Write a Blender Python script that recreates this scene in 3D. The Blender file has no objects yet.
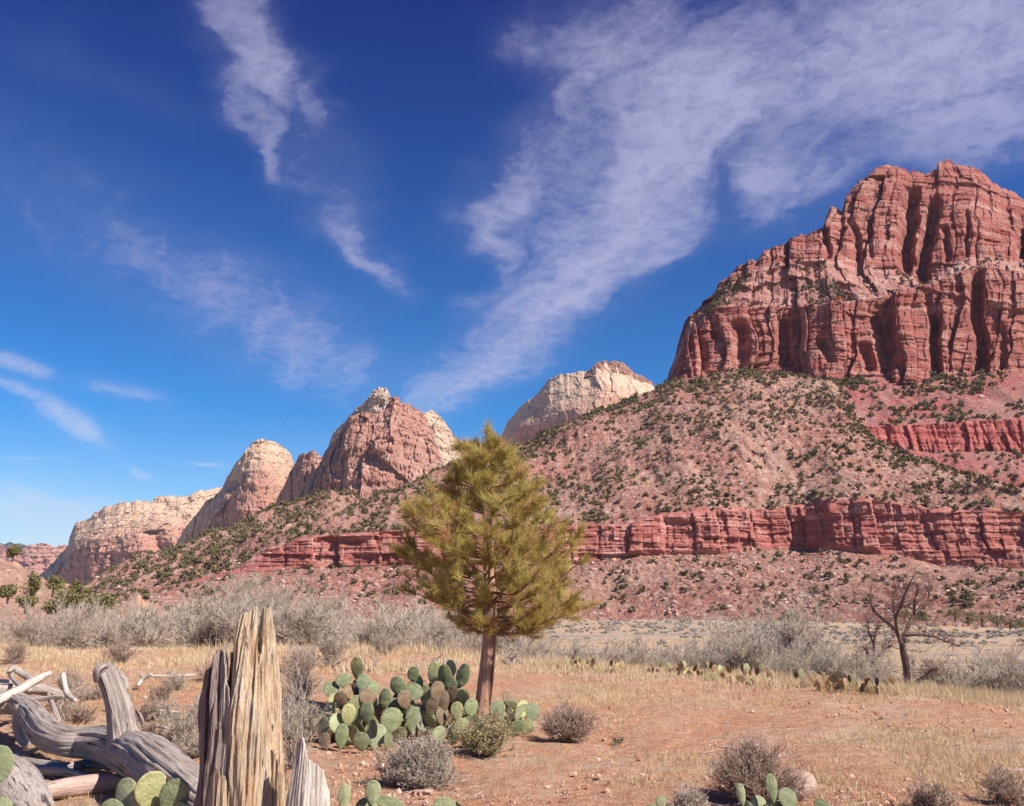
import bpy, math, random
import numpy as np

random.seed(7)
RNG = np.random.default_rng(7)
R = math.radians
scene = bpy.context.scene
COL = scene.collection

# ------------------------------------------------------------------ camera
F_PX, CX, CY, PITCH, CAM_H = 887.0, 512.0, 403.0, R(12.4), 1.4
cam_d = bpy.data.cameras.new('camera')
cam = bpy.data.objects.new('camera', cam_d)
COL.objects.link(cam)
cam.location = (0, 0, CAM_H)
cam.rotation_euler = (R(90) + PITCH, 0, 0)
cam_d.sensor_width = 36
cam_d.lens = 36 * F_PX / 1024.0
cam_d.clip_start = 0.1
cam_d.clip_end = 60000
scene.camera = cam

# ------------------------------------------------------------------ sun, exposure
SUN_EL, SUN_AZ = R(43), R(121)          # azimuth clockwise from +Y
sd = bpy.data.lights.new('sun', 'SUN')
sd.energy = 4.8
sd.angle = R(0.5)
sd.color = (1.0, 0.93, 0.85)
sun = bpy.data.objects.new('sun', sd)
COL.objects.link(sun)
from mathutils import Vector
to_sun = Vector((math.sin(SUN_AZ) * math.cos(SUN_EL), math.cos(SUN_AZ) * math.cos(SUN_EL), math.sin(SUN_EL)))
sun.rotation_euler = to_sun.to_track_quat('Z', 'Y').to_euler()
sun.location = (30, -30, 60)

vs = scene.view_settings
vs.view_transform = 'Standard'
vs.look = 'None'
vs.exposure = 0.70
vs.gamma = 1.0
vs.use_curve_mapping = False
cy = scene.cycles
cy.max_bounces = 5
cy.diffuse_bounces = 2
cy.glossy_bounces = 2
cy.transmission_bounces = 2
cy.volume_bounces = 0
cy.use_denoising = True
cy.sample_clamp_indirect = 6

# ------------------------------------------------------------------ pixel -> world helpers
def ray(px, py):
    """direction with y = 1 for a pixel of the photograph (arrays welcome)"""
    u = (np.asarray(px, float) - CX) / F_PX
    v = (CY - np.asarray(py, float)) / F_PX
    y = math.cos(PITCH) - v * math.sin(PITCH)
    z = math.sin(PITCH) + v * math.cos(PITCH)
    return u / y, z / y

def W(px, py, Y):
    a, b = ray(px, py)
    return np.stack([a * Y, np.asarray(Y, float) + 0 * a, CAM_H + b * Y], -1)

def G(px, py, z=0.0):
    """point at height z seen at the pixel (below the horizon)"""
    a, b = ray(px, py)
    Y = (z - CAM_H) / b
    return np.array([float(a * Y), float(Y), float(z)])

def curve(pts, x):
    pts = sorted(pts)
    return np.interp(x, [p[0] for p in pts], [p[1] for p in pts])

def sstep(a, b, x):
    t = np.clip((np.asarray(x, float) - a) / (b - a), 0, 1)
    return t * t * (3 - 2 * t)

# ------------------------------------------------------------------ sky
def build_world():
    w = bpy.data.worlds.new('World')
    scene.world = w
    w.use_nodes = True
    nt = w.node_tree
    nt.nodes.clear()
    L = nt.links.new
    def vm(op, a, b=None):
        n = nt.nodes.new('ShaderNodeVectorMath'); n.operation = op
        for i, s in enumerate((a, b)):
            if s is None: continue
            if isinstance(s, (tuple, list)): n.inputs[i].default_value = s
            else: L(s, n.inputs[i])
        return n.outputs['Value'] if op in ('DOT_PRODUCT', 'LENGTH') else n.outputs['Vector']
    def m(op, a, b=None, c=None, clamp=False):
        n = nt.nodes.new('ShaderNodeMath'); n.operation = op; n.use_clamp = clamp
        for i, s in enumerate((a, b, c)):
            if s is None: continue
            if isinstance(s, (int, float)): n.inputs[i].default_value = s
            else: L(s, n.inputs[i])
        return n.outputs[0]
    def noise(vec, scale, detail=6, rough=0.6, dist=0.0):
        n = nt.nodes.new('ShaderNodeTexNoise')
        L(vec, n.inputs['Vector'])
        n.inputs['Scale'].default_value = scale; n.inputs['Detail'].default_value = detail
        n.inputs['Roughness'].default_value = rough; n.inputs['Distortion'].default_value = dist
        return n.outputs['Fac'], n.outputs['Color']
    def mix(fac, a, b, mode='MIX'):
        n = nt.nodes.new('ShaderNodeMix'); n.data_type = 'RGBA'; n.blend_type = mode
        for i, s in ((0, fac), (6, a), (7, b)):
            if isinstance(s, (int, float, tuple)): n.inputs[i].default_value = s
            else: L(s, n.inputs[i])
        return n.outputs[2]
    tc = nt.nodes.new('ShaderNodeTexCoord')
    d = tc.outputs['Generated']
    sep = nt.nodes.new('ShaderNodeSeparateXYZ'); L(d, sep.inputs[0])
    zz = m('ADD', m('MAXIMUM', sep.outputs[2], 0.0), 0.13)
    comb = nt.nodes.new('ShaderNodeCombineXYZ')
    L(m('DIVIDE', sep.outputs[0], zz), comb.inputs[0]); L(m('DIVIDE', sep.outputs[1], zz), comb.inputs[1])
    p0 = comb.outputs[0]                                   # coordinates on the high cloud layer
    def plane(px, py):
        a, b = ray(px, py)
        v = np.array([float(a), 1.0, float(b)]); v /= np.linalg.norm(v)
        return v[:2] / (max(v[2], 0) + 0.13)
    _, nc = noise(p0, 2.2, 3, 0.5)
    warp = vm('MULTIPLY', vm('SUBTRACT', nc, (0.5, 0.5, 0.5)), (0.34, 0.34, 0))
    _, nc2 = noise(p0, 9, 4, 0.6)
    warp2 = vm('MULTIPLY', vm('SUBTRACT', nc2, (0.5, 0.5, 0.5)), (0.13, 0.13, 0))
    p = vm('ADD', vm('ADD', p0, warp), warp2)
    pt = vm('ADD', p0, vm('MULTIPLY', warp2, (0.25, 0.25, 0)))
    blobs = [(400, 430, 560, 300, 26, 1.0), (540, 310, 650, 205, 38, 1.0), (470, 235, 560, 165, 26, .6), (600, 200, 700, 100, 40, .75), (470, 330, 540, 120, 14, .45), (560, 150, 640, 20, 18, .5), (640, 180, 860, 60, 22, .55),
             (560, 60, 700, 90, 40, .55), (690, 80, 860, 10, 45, .55), (760, 120, 1000, 40, 40, .9), (900, 60, 1060, -20, 80, .85), (740, 220, 860, 180, 26, .8),
             (870, 135, 1060, 120, 30, .8), (520, 40, 620, 10, 30, .4), (745, 185, 780, 160, 17, .75), (640, 270, 680, 240, 15, .5),
             (235, -20, 275, 50, 20, .6), (265, 60, 310, 110, 24, .85), (235, 80, 290, 190, 12, .5), (340, 230, 400, 290, 14, .75), (310, 150, 345, 90, 10, .5),
             (290, 150, 380, 260, 30, .3), (-40, 160, 260, 330, 50, .26), (220, 340, 400, 385, 30, .55), (0, 30, 220, 120, 18, .12), (120, 240, 380, 360, 30, .30),
             (-40, 500, 130, 520, 20, 1.1), (-40, 545, 160, 545, 14, .9), (200, 480, 330, 440, 20, .2)]
    thin = [(-20, 352, 60, 376, 8, .8), (25, 388, 118, 452, 13, .95), (-15, 376, 40, 396, 6, .6), (70, 380, 178, 402, 9, .62),
            (-10, 458, 85, 460, 3.5, .45), (176, 463, 232, 466, 2.6, .7), (126, 466, 156, 483, 6, .5), (120, 416, 240, 415, 8, .12)]
    def blobsum(lst, pv, power):
        tot = None
        for (x1, y1, x2, y2, hw, inten) in lst:
            cx_, cy_ = (x1 + x2) / 2, (y1 + y2) / 2
            ln = math.hypot(x2 - x1, y2 - y1); ux, uy = (x2 - x1) / ln, (y2 - y1) / ln
            c = plane(cx_, cy_)
            h = 4.0
            ea = (plane(cx_ + ux * h, cy_ + uy * h) - plane(cx_ - ux * h, cy_ - uy * h)) / (2 * h) * (ln / 2 + hw)
            eb = (plane(cx_ - uy * h, cy_ + ux * h) - plane(cx_ + uy * h, cy_ - ux * h)) / (2 * h) * hw * 1.5
            inv = np.linalg.inv(np.array([ea, eb]).T)
            q = vm('SUBTRACT', pv, (float(c[0]), float(c[1]), 0))
            a = vm('DOT_PRODUCT', q, (float(inv[0, 0]), float(inv[0, 1]), 0))
            b = vm('DOT_PRODUCT', q, (float(inv[1, 0]), float(inv[1, 1]), 0))
            r2 = m('ADD', m('POWER', m('ABSOLUTE', a), 2.6), m('MULTIPLY', b, b))
            e = m('MULTIPLY', m('POWER', 2.718, m('MULTIPLY', r2, -power)), inten)
            tot = e if tot is None else m('ADD', tot, e)
        return tot
    mask = m('ADD', blobsum(blobs, p, 1.5), blobsum(thin, pt, 2.2))
    mask = m('MINIMUM', mask, 1.25)
    mp = nt.nodes.new('ShaderNodeMapping'); L(p, mp.inputs[0])
    a0, a1 = plane(430, 400), plane(650, 200)
    mp.inputs['Rotation'].default_value = (0, 0, -math.atan2(a1[1] - a0[1], a1[0] - a0[0]))
    mp2 = nt.nodes.new('ShaderNodeMapping'); L(mp.outputs[0], mp2.inputs[0]); mp2.inputs['Scale'].default_value = (0.30, 1.5, 1)
    n1, _ = noise(mp2.outputs[0], 5.0, 9, 0.66, 0.5)
    n2, _ = noise(p, 4, 8, 0.62, 0.3)
    n3, _ = noise(p0, 26, 6, 0.7, 0.4)
    tex = m('ADD', m('MULTIPLY', n1, 0.62), m('ADD', m('MULTIPLY', n2, 0.32), m('MULTIPLY', n3, 0.16)))
    core = m('MULTIPLY', m('SUBTRACT', m('ADD', m('MULTIPLY', mask, 0.50), tex), 0.715), 1.3, clamp=True)
    core = m('MULTIPLY', core, m('MULTIPLY', mask, 2.6, clamp=True))
    veil = m('MULTIPLY', mask, 0.17)
    wisp = m('MULTIPLY', m('SUBTRACT', m('ADD', m('MULTIPLY', n1, 0.6), m('MULTIPLY', n3, 0.6)), 0.36), 3.2, clamp=True)
    dens = m('MULTIPLY', m('ADD', m('MULTIPLY', core, m('ADD', 0.12, m('MULTIPLY', wisp, 1.05))), m('MULTIPLY', veil, m('ADD', 0.5, wisp))), 0.84)
    dens = m('SUBTRACT', 1.0, m('POWER', 2.718, m('MULTIPLY', dens, -1.35)))
    sky = nt.nodes.new('ShaderNodeTexSky')
    sky.sky_type = 'NISHITA'
    sky.sun_disc = False
    sky.sun_elevation = SUN_EL
    sky.sun_rotation = SUN_AZ
    sky.altitude = 1200
    sky.air_density = 1.0
    sky.dust_density = 0.25
    sky.ozone_density = 2.0
    ramp = nt.nodes.new('ShaderNodeValToRGB')
    L(sep.outputs[2], ramp.inputs[0])
    ramp.color_ramp.elements[0].position = 0.02; ramp.color_ramp.elements[0].color = (0.85, 1.0, 1.05, 1)
    ramp.color_ramp.elements[1].position = 0.62; ramp.color_ramp.elements[1].color = SKY_HI
    e = ramp.color_ramp.elements.new(0.2); e.color = SKY_MID
    blue = mix(1.0, sky.outputs[0], ramp.outputs[0], 'MULTIPLY')
    S = SKY_STRENGTH
    cr = nt.nodes.new('ShaderNodeValToRGB'); L(sep.outputs[2], cr.inputs[0])
    cr.color_ramp.elements[0].position = 0.0; cr.color_ramp.elements[0].color = (0.47, 0.58, 0.68, 1)
    cr.color_ramp.elements[1].position = 0.28; cr.color_ramp.elements[1].color = (0.345, 0.335, 0.475, 1)
    cl = mix(1.0, cr.outputs[0], (1 / S, 1 / S, 1 / S, 1), 'MULTIPLY')
    out = mix(dens, blue, cl)
    bg = nt.nodes.new('ShaderNodeBackground')
    L(out, bg.inputs[0]); bg.inputs[1].default_value = S
    o = nt.nodes.new('ShaderNodeOutputWorld'); L(bg.outputs[0], o.inputs[0])
    w.cycles.sampling_method = 'MANUAL'
    w.cycles.sample_map_resolution = 512

SKY_STRENGTH = 0.078
SKY_MID = (0.12, 0.64, 1.10, 1)
SKY_HI = (0.0, 0.11, 0.64, 1)
build_world()

# ------------------------------------------------------------------ tags
def tag(o, label=None, cat=None, group=None, kind=None):
    if label: o['label'] = label
    if cat: o['category'] = cat
    if group: o['group'] = group
    if kind: o['kind'] = kind
    return o

def empty(name, loc, label, cat, group=None, rz=0.0, parent=None):
    o = bpy.data.objects.new(name, None)
    COL.objects.link(o)
    o.location = [float(v) for v in loc]
    o.rotation_euler = (0, 0, rz)
    o.empty_display_size = 0.2
    return tag(o, label, cat, group)

# ------------------------------------------------------------------ numpy noise
_T = np.random.default_rng(3).random((64, 64, 64)).astype(np.float32)
def vn(x, y, z=0.0, ox=0):
    x, y, z = np.broadcast_arrays(np.asarray(x, float) + ox * 7.31, np.asarray(y, float) + ox * 3.17, np.asarray(z, float) + ox * 1.71)
    xi, yi, zi = np.floor(x), np.floor(y), np.floor(z)
    fx, fy, fz = x - xi, y - yi, z - zi
    xi = xi.astype(np.int64) & 63; yi = yi.astype(np.int64) & 63; zi = zi.astype(np.int64) & 63
    x1, y1, z1 = (xi + 1) & 63, (yi + 1) & 63, (zi + 1) & 63
    fx = fx * fx * (3 - 2 * fx); fy = fy * fy * (3 - 2 * fy); fz = fz * fz * (3 - 2 * fz)
    a = _T[xi, yi, zi] * (1 - fx) + _T[x1, yi, zi] * fx
    b = _T[xi, y1, zi] * (1 - fx) + _T[x1, y1, zi] * fx
    c = _T[xi, yi, z1] * (1 - fx) + _T[x1, yi, z1] * fx
    e = _T[xi, y1, z1] * (1 - fx) + _T[x1, y1, z1] * fx
    ab = a * (1 - fy) + b * fy
    ce = c * (1 - fy) + e * fy
    return (ab * (1 - fz) + ce * fz) * 2 - 1

def fbm(x, y, z=0.0, oct=4, gain=0.5, ox=0, ridged=False):
    s, a, f = 0.0, 1.0, 1.0
    for i in range(oct):
        n = vn(x * f, y * f, z * f, ox + i * 5)
        if ridged: n = 1 - 2 * np.abs(n)
        s = s + n * a
        a *= gain; f *= 2.03
    return s

def worley(x, y, seed=0):
    """F1, F2, three random values of the nearest cell, and offset to its centre"""
    x = np.asarray(x, float); y = np.asarray(y, float)
    xi, yi = np.floor(x).astype(np.int64), np.floor(y).astype(np.int64)
    f1 = np.full(x.shape, 9.0); f2 = np.full(x.shape, 9.0)
    v1 = np.zeros(x.shape); v2 = np.zeros(x.shape); dx1 = np.zeros(x.shape); dy1 = np.zeros(x.shape)
    for i in (-1, 0, 1):
        for j in (-1, 0, 1):
            cx, cy_ = xi + i, yi + j
            a, b = (cx + seed * 11) & 63, (cy_ + seed * 5) & 63
            jx = cx + 0.1 + 0.8 * _T[a, b, (seed * 3) & 63]; jy = cy_ + 0.1 + 0.8 * _T[a, b, (seed * 3 + 1) & 63]
            dx, dy = x - jx, y - jy
            dd = np.sqrt(dx * dx + dy * dy)
            near = dd < f1
            f2 = np.where(near, f1, np.minimum(f2, dd))
            v1 = np.where(near, _T[a, b, (seed * 3 + 2) & 63], v1); v2 = np.where(near, _T[a, b, (seed * 3 + 3) & 63], v2)
            dx1 = np.where(near, dx, dx1); dy1 = np.where(near, dy, dy1)
            f1 = np.where(near, dd, f1)
    return f1, f2, v1, v2, dx1, dy1

# ------------------------------------------------------------------ mesh helpers
def mesh_np(name, V, quads=None, tris=None, mat=None, parent=None, smooth=True, matidx=None, attrs=None, mats=None):
    me = bpy.data.meshes.new(name)
    V = np.ascontiguousarray(V, np.float32).reshape(-1, 3)
    nq = 0 if quads is None else len(quads); nt_ = 0 if tris is None else len(tris)
    me.vertices.add(len(V)); me.vertices.foreach_set('co', V.ravel())
    loops = []
    if nq: loops.append(np.asarray(quads, np.int32).ravel())
    if nt_: loops.append(np.asarray(tris, np.int32).ravel())
    loops = np.concatenate(loops)
    me.loops.add(len(loops)); me.loops.foreach_set('vertex_index', loops)
    starts = np.concatenate([np.arange(nq) * 4, nq * 4 + np.arange(nt_) * 3]).astype(np.int32)
    me.polygons.add(nq + nt_); me.polygons.foreach_set('loop_start', starts)
    me.polygons.foreach_set('use_smooth', np.full(nq + nt_, bool(smooth)))
    for m_ in (mats or ([mat] if mat else [])): me.materials.append(m_)
    if matidx is not None: me.polygons.foreach_set('material_index', np.asarray(matidx, np.int32))
    me.update(calc_edges=True)
    for k, a in (attrs or {}).items():
        a = np.asarray(a, np.float32)
        if a.ndim == 1:
            at = me.attributes.new(k, 'FLOAT', 'POINT'); at.data.foreach_set('value', a)
        else:
            at = me.attributes.new(k, 'FLOAT_VECTOR', 'POINT'); at.data.foreach_set('vector', a.ravel())
    me.validate()
    o = bpy.data.objects.new(name, me)
    COL.objects.link(o)
    if parent is not None: o.parent = parent
    return o

def grid_quads(nr, nc, wrap=False):
    i = np.arange(nr * nc).reshape(nr, nc)
    if wrap:
        j = np.roll(i, -1, axis=1)
        return np.stack([i[:-1], j[:-1], j[1:], i[1:]], -1).reshape(-1, 4)
    return np.stack([i[:-1, :-1], i[:-1, 1:], i[1:, 1:], i[1:, :-1]], -1).reshape(-1, 4)

class MB:
    def __init__(s): s.V = []; s.Q = []; s.T = []; s.A = []; s.G = []; s.n = 0
    def add(s, V, Q=None, T=None, a=0.0, g=None):
        V = np.asarray(V, float).reshape(-1, 3)
        if Q is not None and len(Q): s.Q.append(np.asarray(Q) + s.n)
        if T is not None and len(T): s.T.append(np.asarray(T) + s.n)
        s.V.append(V); s.A.append(np.broadcast_to(np.asarray(a, float), (len(V),)))
        s.G.append(V if g is None else np.asarray(g, float).reshape(-1, 3))
        s.n += len(V)
    def segs(s, P0, P1, r0, r1, sides=3, a=0.0):
        P0 = np.asarray(P0, float).reshape(-1, 3); P1 = np.asarray(P1, float).reshape(-1, 3); n = len(P0)
        r0 = np.broadcast_to(r0, (n,)); r1 = np.broadcast_to(r1, (n,))
        d = P1 - P0; d /= np.linalg.norm(d, axis=1, keepdims=True) + 1e-9
        up = np.where(np.abs(d[:, 2:3]) > 0.9, [[1.0, 0, 0]], [[0, 0, 1.0]])
        u = np.cross(d, up); u /= np.linalg.norm(u, axis=1, keepdims=True) + 1e-9
        w = np.cross(d, u)
        th = np.arange(sides) * 2 * math.pi / sides
        off = u[:, None] * np.cos(th)[None, :, None] + w[:, None] * np.sin(th)[None, :, None]
        A = P0[:, None] + off * r0[:, None, None]; B = P1[:, None] + off * r1[:, None, None]
        V = np.concatenate([A, B], 1).reshape(-1, 3)
        k = np.arange(sides); k2 = (k + 1) % sides
        q = np.stack([k, k2, k2 + sides, k + sides], -1)
        Q = (np.arange(n)[:, None, None] * 2 * sides + q[None]).reshape(-1, 4)
        s.add(V, Q, a=np.repeat(np.broadcast_to(a, (n,)), 2 * sides))
    def build(s, name, mat, parent=None, smooth=True):
        V = np.concatenate(s.V)
        return mesh_np(name, V, np.concatenate(s.Q) if s.Q else None, np.concatenate(s.T) if s.T else None, mat, parent, smooth,
                       attrs={'var': np.concatenate(s.A), 'grain': np.concatenate(s.G)})

def spline(P, n):
    """Catmull-Rom through rows of P (any width), n samples"""
    P = np.asarray(P, float); m = len(P)
    Q = np.vstack([2 * P[0] - P[1], P, 2 * P[-1] - P[-2]])
    t = np.linspace(0, m - 1 - 1e-9, n); i = t.astype(int); f = (t - i)[:, None]
    a, b, c, d = Q[i], Q[i + 1], Q[i + 2], Q[i + 3]
    return 0.5 * ((2 * b) + (-a + c) * f + (2 * a - 5 * b + 4 * c - d) * f ** 2 + (-a + 3 * b - 3 * c + d) * f ** 3)

def tube(mb, P, r, n=None, sides=10, rough=0.0, seed=0, twist=0.0, cap=True, fs=1.0):
    """smooth tapered tube along P with lengthwise furrows; the 'grain' attribute runs along it"""
    P = np.asarray(P, float); r = np.asarray(r, float)
    if n is None: n = len(P) * 4
    S = spline(np.column_stack([P, r]), n); P = S[:, :3]; r = np.maximum(S[:, 3], 1e-4)
    d = np.gradient(P, axis=0); d /= np.linalg.norm(d, axis=1, keepdims=True)
    u = np.cross(d[0], [0.3, 0.1, 1.0]); u /= np.linalg.norm(u)
    U = []
    for k in range(n):
        u = u - d[k] * u.dot(d[k]); u /= np.linalg.norm(u); U.append(u.copy())
    U = np.array(U); Wv = np.cross(d, U)
    L = np.concatenate([[0], np.cumsum(np.linalg.norm(np.diff(P, axis=0), axis=1))])
    th = np.arange(sides) / sides * 2 * math.pi
    TH = th[None] + twist * L[:, None]
    rr = np.repeat(r[:, None], sides, 1)
    if rough:
        c, s_ = np.cos(th)[None] * 2.2 * fs, np.sin(th)[None] * 2.2 * fs
        k = fbm(c + seed, s_, L[:, None] * 1.6 / max(r.max(), .02) * .12, 3, 0.6, seed) * 0.6
        k2 = fbm(c * 3 + seed, s_ * 3, L[:, None] * 0.8, 3, 0.6, seed + 3, ridged=True) * 0.3
        rr = rr * (1 + rough * (k + k2))
    V = P[:, None] + (U[:, None] * np.cos(TH)[..., None] + Wv[:, None] * np.sin(TH)[..., None]) * rr[..., None]
    gr = np.stack([np.cos(th)[None] * rr, np.sin(th)[None] * rr, np.repeat(L[:, None], sides, 1)], -1)
    V = V.reshape(-1, 3); gr = gr.reshape(-1, 3)
    Q = grid_quads(n, sides, wrap=True)
    T = []
    if cap:
        base = len(V)
        V = np.vstack([V, P[0], P[-1] + d[-1] * r[-1] * 0.3]); gr = np.vstack([gr, [0, 0, 0], [0, 0, L[-1]]])
        k = np.arange(sides); k2 = (k + 1) % sides
        T = np.vstack([np.stack([k2, k, np.full(sides, base)], -1), np.stack([k + (n - 1) * sides, k2 + (n - 1) * sides, np.full(sides, base + 1)], -1)])
    mb.add(V, Q, T, a=0.5, g=gr)

# ------------------------------------------------------------------ material helpers
class NM:
    def __init__(s, name, rough=0.9, spec=0.2):
        s.m = bpy.data.materials.new(name); s.m.use_nodes = True
        s.nt = s.m.node_tree; s.b = s.nt.nodes['Principled BSDF']
        s.b.inputs['Roughness'].default_value = rough
        s.b.inputs['Specular IOR Level'].default_value = spec
        s.L = s.nt.links.new
    def coord(s, kind='Object'):
        return s.nt.nodes.new('ShaderNodeTexCoord').outputs[kind]
    def attr(s, name, out='Fac'):
        n = s.nt.nodes.new('ShaderNodeAttribute'); n.attribute_name = name; return n.outputs[out]
    def mapp(s, v, scale=(1, 1, 1), rot=(0, 0, 0), loc=(0, 0, 0)):
        n = s.nt.nodes.new('ShaderNodeMapping'); s.L(v, n.inputs[0])
        n.inputs['Scale'].default_value = scale; n.inputs['Rotation'].default_value = rot; n.inputs['Location'].default_value = loc
        return n.outputs[0]
    def noise(s, v, scale, detail=5, rough=0.6, dist=0.0, out='Fac'):
        n = s.nt.nodes.new('ShaderNodeTexNoise'); s.L(v, n.inputs['Vector'])
        n.inputs['Scale'].default_value = scale; n.inputs['Detail'].default_value = detail
        n.inputs['Roughness'].default_value = rough; n.inputs['Distortion'].default_value = dist
        return n.outputs[out]
    def vor(s, v, scale, feature='F1', out='Distance', rand=1.0):
        n = s.nt.nodes.new('ShaderNodeTexVoronoi'); n.feature = feature; s.L(v, n.inputs['Vector'])
        n.inputs['Scale'].default_value = scale; n.inputs['Randomness'].default_value = rand
        return n.outputs[out]
    def ramp(s, f, stops, interp='LINEAR'):
        n = s.nt.nodes.new('ShaderNodeValToRGB'); s.L(f, n.inputs[0]); r = n.color_ramp; r.interpolation = interp
        while len(r.elements) < len(stops): r.elements.new(0.5)
        for e, (p, c) in zip(r.elements, stops):
            e.position = p
            e.color = (c, c, c, 1) if isinstance(c, (int, float)) else tuple(c) + (1,)
        return n.outputs[0]
    def mix(s, f, a, b, mode='MIX'):
        n = s.nt.nodes.new('ShaderNodeMix'); n.data_type = 'RGBA'; n.blend_type = mode
        for i, v in ((0, f), (6, a), (7, b)):
            if isinstance(v, (int, float)): n.inputs[i].default_value = v if i == 0 else (v, v, v, 1)
            elif isinstance(v, tuple): n.inputs[i].default_value = v + (1,)
            else: s.L(v, n.inputs[i])
        return n.outputs[2]
    def math(s, op, a, b=None, c=None, clamp=False):
        n = s.nt.nodes.new('ShaderNodeMath'); n.operation = op; n.use_clamp = clamp
        for i, v in enumerate((a, b, c)):
            if v is None: continue
            if isinstance(v, (int, float)): n.inputs[i].default_value = v
            else: s.L(v, n.inputs[i])
        return n.outputs[0]
    def bump(s, h, dist, strength=1.0):
        n = s.nt.nodes.new('ShaderNodeBump'); s.L(h, n.inputs['Height'])
        n.inputs['Distance'].default_value = dist; n.inputs['Strength'].default_value = strength
        s.L(n.outputs[0], s.b.inputs['Normal'])
    def color(s, c):
        if isinstance(c, tuple): s.b.inputs['Base Color'].default_value = c + (1,)
        else: s.L(c, s.b.inputs['Base Color'])
        return s.m

def rock_material(name, stops, zscale, pale=(0.50, 0.33, 0.27), dark=(0.10, 0.04, 0.035), streak=0.5, bump=1.6, size=1.0, palef=0.35, tint2=None):
    n = NM(name, 0.95, 0.1)
    co = n.coord('Object')
    w = n.noise(n.mapp(co, (1, 1, 1)), 0.012 / size, 4, 0.55)
    sep = n.nt.nodes.new('ShaderNodeSeparateXYZ'); n.L(co, sep.inputs[0])
    zc = n.math('ADD', n.math('MULTIPLY', sep.outputs[2], zscale), n.math('MULTIPLY', w, 0.55))
    comb = n.nt.nodes.new('ShaderNodeCombineXYZ'); n.L(zc, comb.inputs[2])
    band = n.noise(comb.outputs[0], 5.0, 5, 0.75)
    base = n.ramp(n.math('ADD', n.math('MULTIPLY', band, 0.75), n.math('MULTIPLY', n.noise(co, 0.02 / size, 6, 0.65), 0.25)), stops)
    pn = n.noise(n.mapp(co, (1, 1, 2.2)), 0.030 / size, 7, 0.7, 0.5)
    c = n.mix(n.math('MULTIPLY', n.ramp(pn, [(0.50, 0.0), (0.66, 1.0)]), palef), base, pale)
    st = n.noise(n.mapp(co, (1, 1, 0.07)), 0.09 / size, 6, 0.7, 0.3)
    c = n.mix(n.math('MULTIPLY', n.ramp(st, [(0.52, 0.0), (0.68, 1.0)]), streak), c, dark)
    fine = n.noise(co, 0.35 / size, 6, 0.75)
    c = n.mix(0.55, c, n.ramp(fine, [(0.3, 0.62), (0.7, 1.32)]), 'MULTIPLY')
    h = n.math('ADD', n.noise(n.mapp(co, (1, 1, 1.8)), 0.22 / size, 8, 0.72), n.math('MULTIPLY', n.noise(n.mapp(co, (0.25, 0.25, 3.2)), 0.25 / size, 4, 0.7), 0.7))
    n.bump(h, bump * size)
    return n.color(c)

def talus_material(name, soil, soil2, pale, palef=0.5, size=1.0):
    n = NM(name, 0.97, 0.05)
    co = n.coord('Object')
    a = n.noise(co, 0.02 / size, 6, 0.65)
    c = n.mix(n.ramp(a, [(0.40, 0.0), (0.62, 1.0)]), soil, soil2)
    b = n.noise(co, 0.22 / size, 8, 0.78)
    c = n.mix(n.math('MULTIPLY', n.ramp(b, [(0.50, 0.0), (0.60, 1.0)]), palef), c, pale)
    v = n.vor(co, 0.45 / size, 'F1', 'Color')
    sv = n.nt.nodes.new('ShaderNodeSeparateColor'); n.L(v, sv.inputs[0])
    c = n.mix(0.55, c, n.ramp(sv.outputs[0], [(0.0, 0.65), (0.6, 1.0), (1.0, 1.4)]), 'MULTIPLY')
    g = n.noise(co, 0.08 / size, 5, 0.7)
    c = n.mix(n.math('MULTIPLY', n.ramp(g, [(0.52, 0.0), (0.64, 1.0)]), 0.45), c, (0.21, 0.17, 0.12))
    h = n.math('ADD', n.noise(co, 0.5 / size, 7, 0.8), n.math('MULTIPLY', n.vor(co, 0.45 / size, 'F1'), -0.6))
    n.bump(h, 1.1 * size)
    return n.color(c)

RED = rock_material('red_sandstone', [(0.28, (0.18, 0.048, 0.040)), (0.42, (0.275, 0.078, 0.062)), (0.52, (0.37, 0.14, 0.11)), (0.60, (0.47, 0.26, 0.21)), (0.74, (0.26, 0.070, 0.055))], 0.016, pale=(0.50, 0.31, 0.255), palef=.5, streak=.75, dark=(0.10, 0.042, 0.036))
LEDGE = rock_material('pale_ledge_sandstone', [(0.3, (0.32, 0.125, 0.10)), (0.5, (0.43, 0.21, 0.17)), (0.7, (0.50, 0.31, 0.26))], 0.03, pale=(0.54, 0.38, 0.32), palef=.75, streak=.4, dark=(0.14, 0.07, 0.055))
BAND = rock_material('red_band_sandstone', [(0.3, (0.25, 0.068, 0.056)), (0.45, (0.34, 0.105, 0.085)), (0.6, (0.45, 0.20, 0.16)), (0.72, (0.30, 0.088, 0.072))], 0.05, pale=(0.58, 0.35, 0.29), palef=.75, streak=.35, size=.4, bump=1.5)
REDBAND = rock_material('crimson_band_rock', [(0.3, (0.29, 0.07, 0.062)), (0.5, (0.38, 0.105, 0.09)), (0.7, (0.45, 0.18, 0.15))], 0.06, pale=(0.56, 0.26, 0.22), palef=.6, streak=.3, size=.4, bump=1.3)
TALUS = talus_material('talus', (0.35, 0.195, 0.145), (0.33, 0.135, 0.10), (0.52, 0.40, 0.34), .6)
TALUSRED = talus_material('talus_red', (0.33, 0.095, 0.085), (0.33, 0.165, 0.14), (0.45, 0.28, 0.24), .4)
HILLM = talus_material('hill_soil', (0.40, 0.22, 0.16), (0.36, 0.22, 0.16), (0.48, 0.35, 0.27), .5, size=.35)

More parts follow.
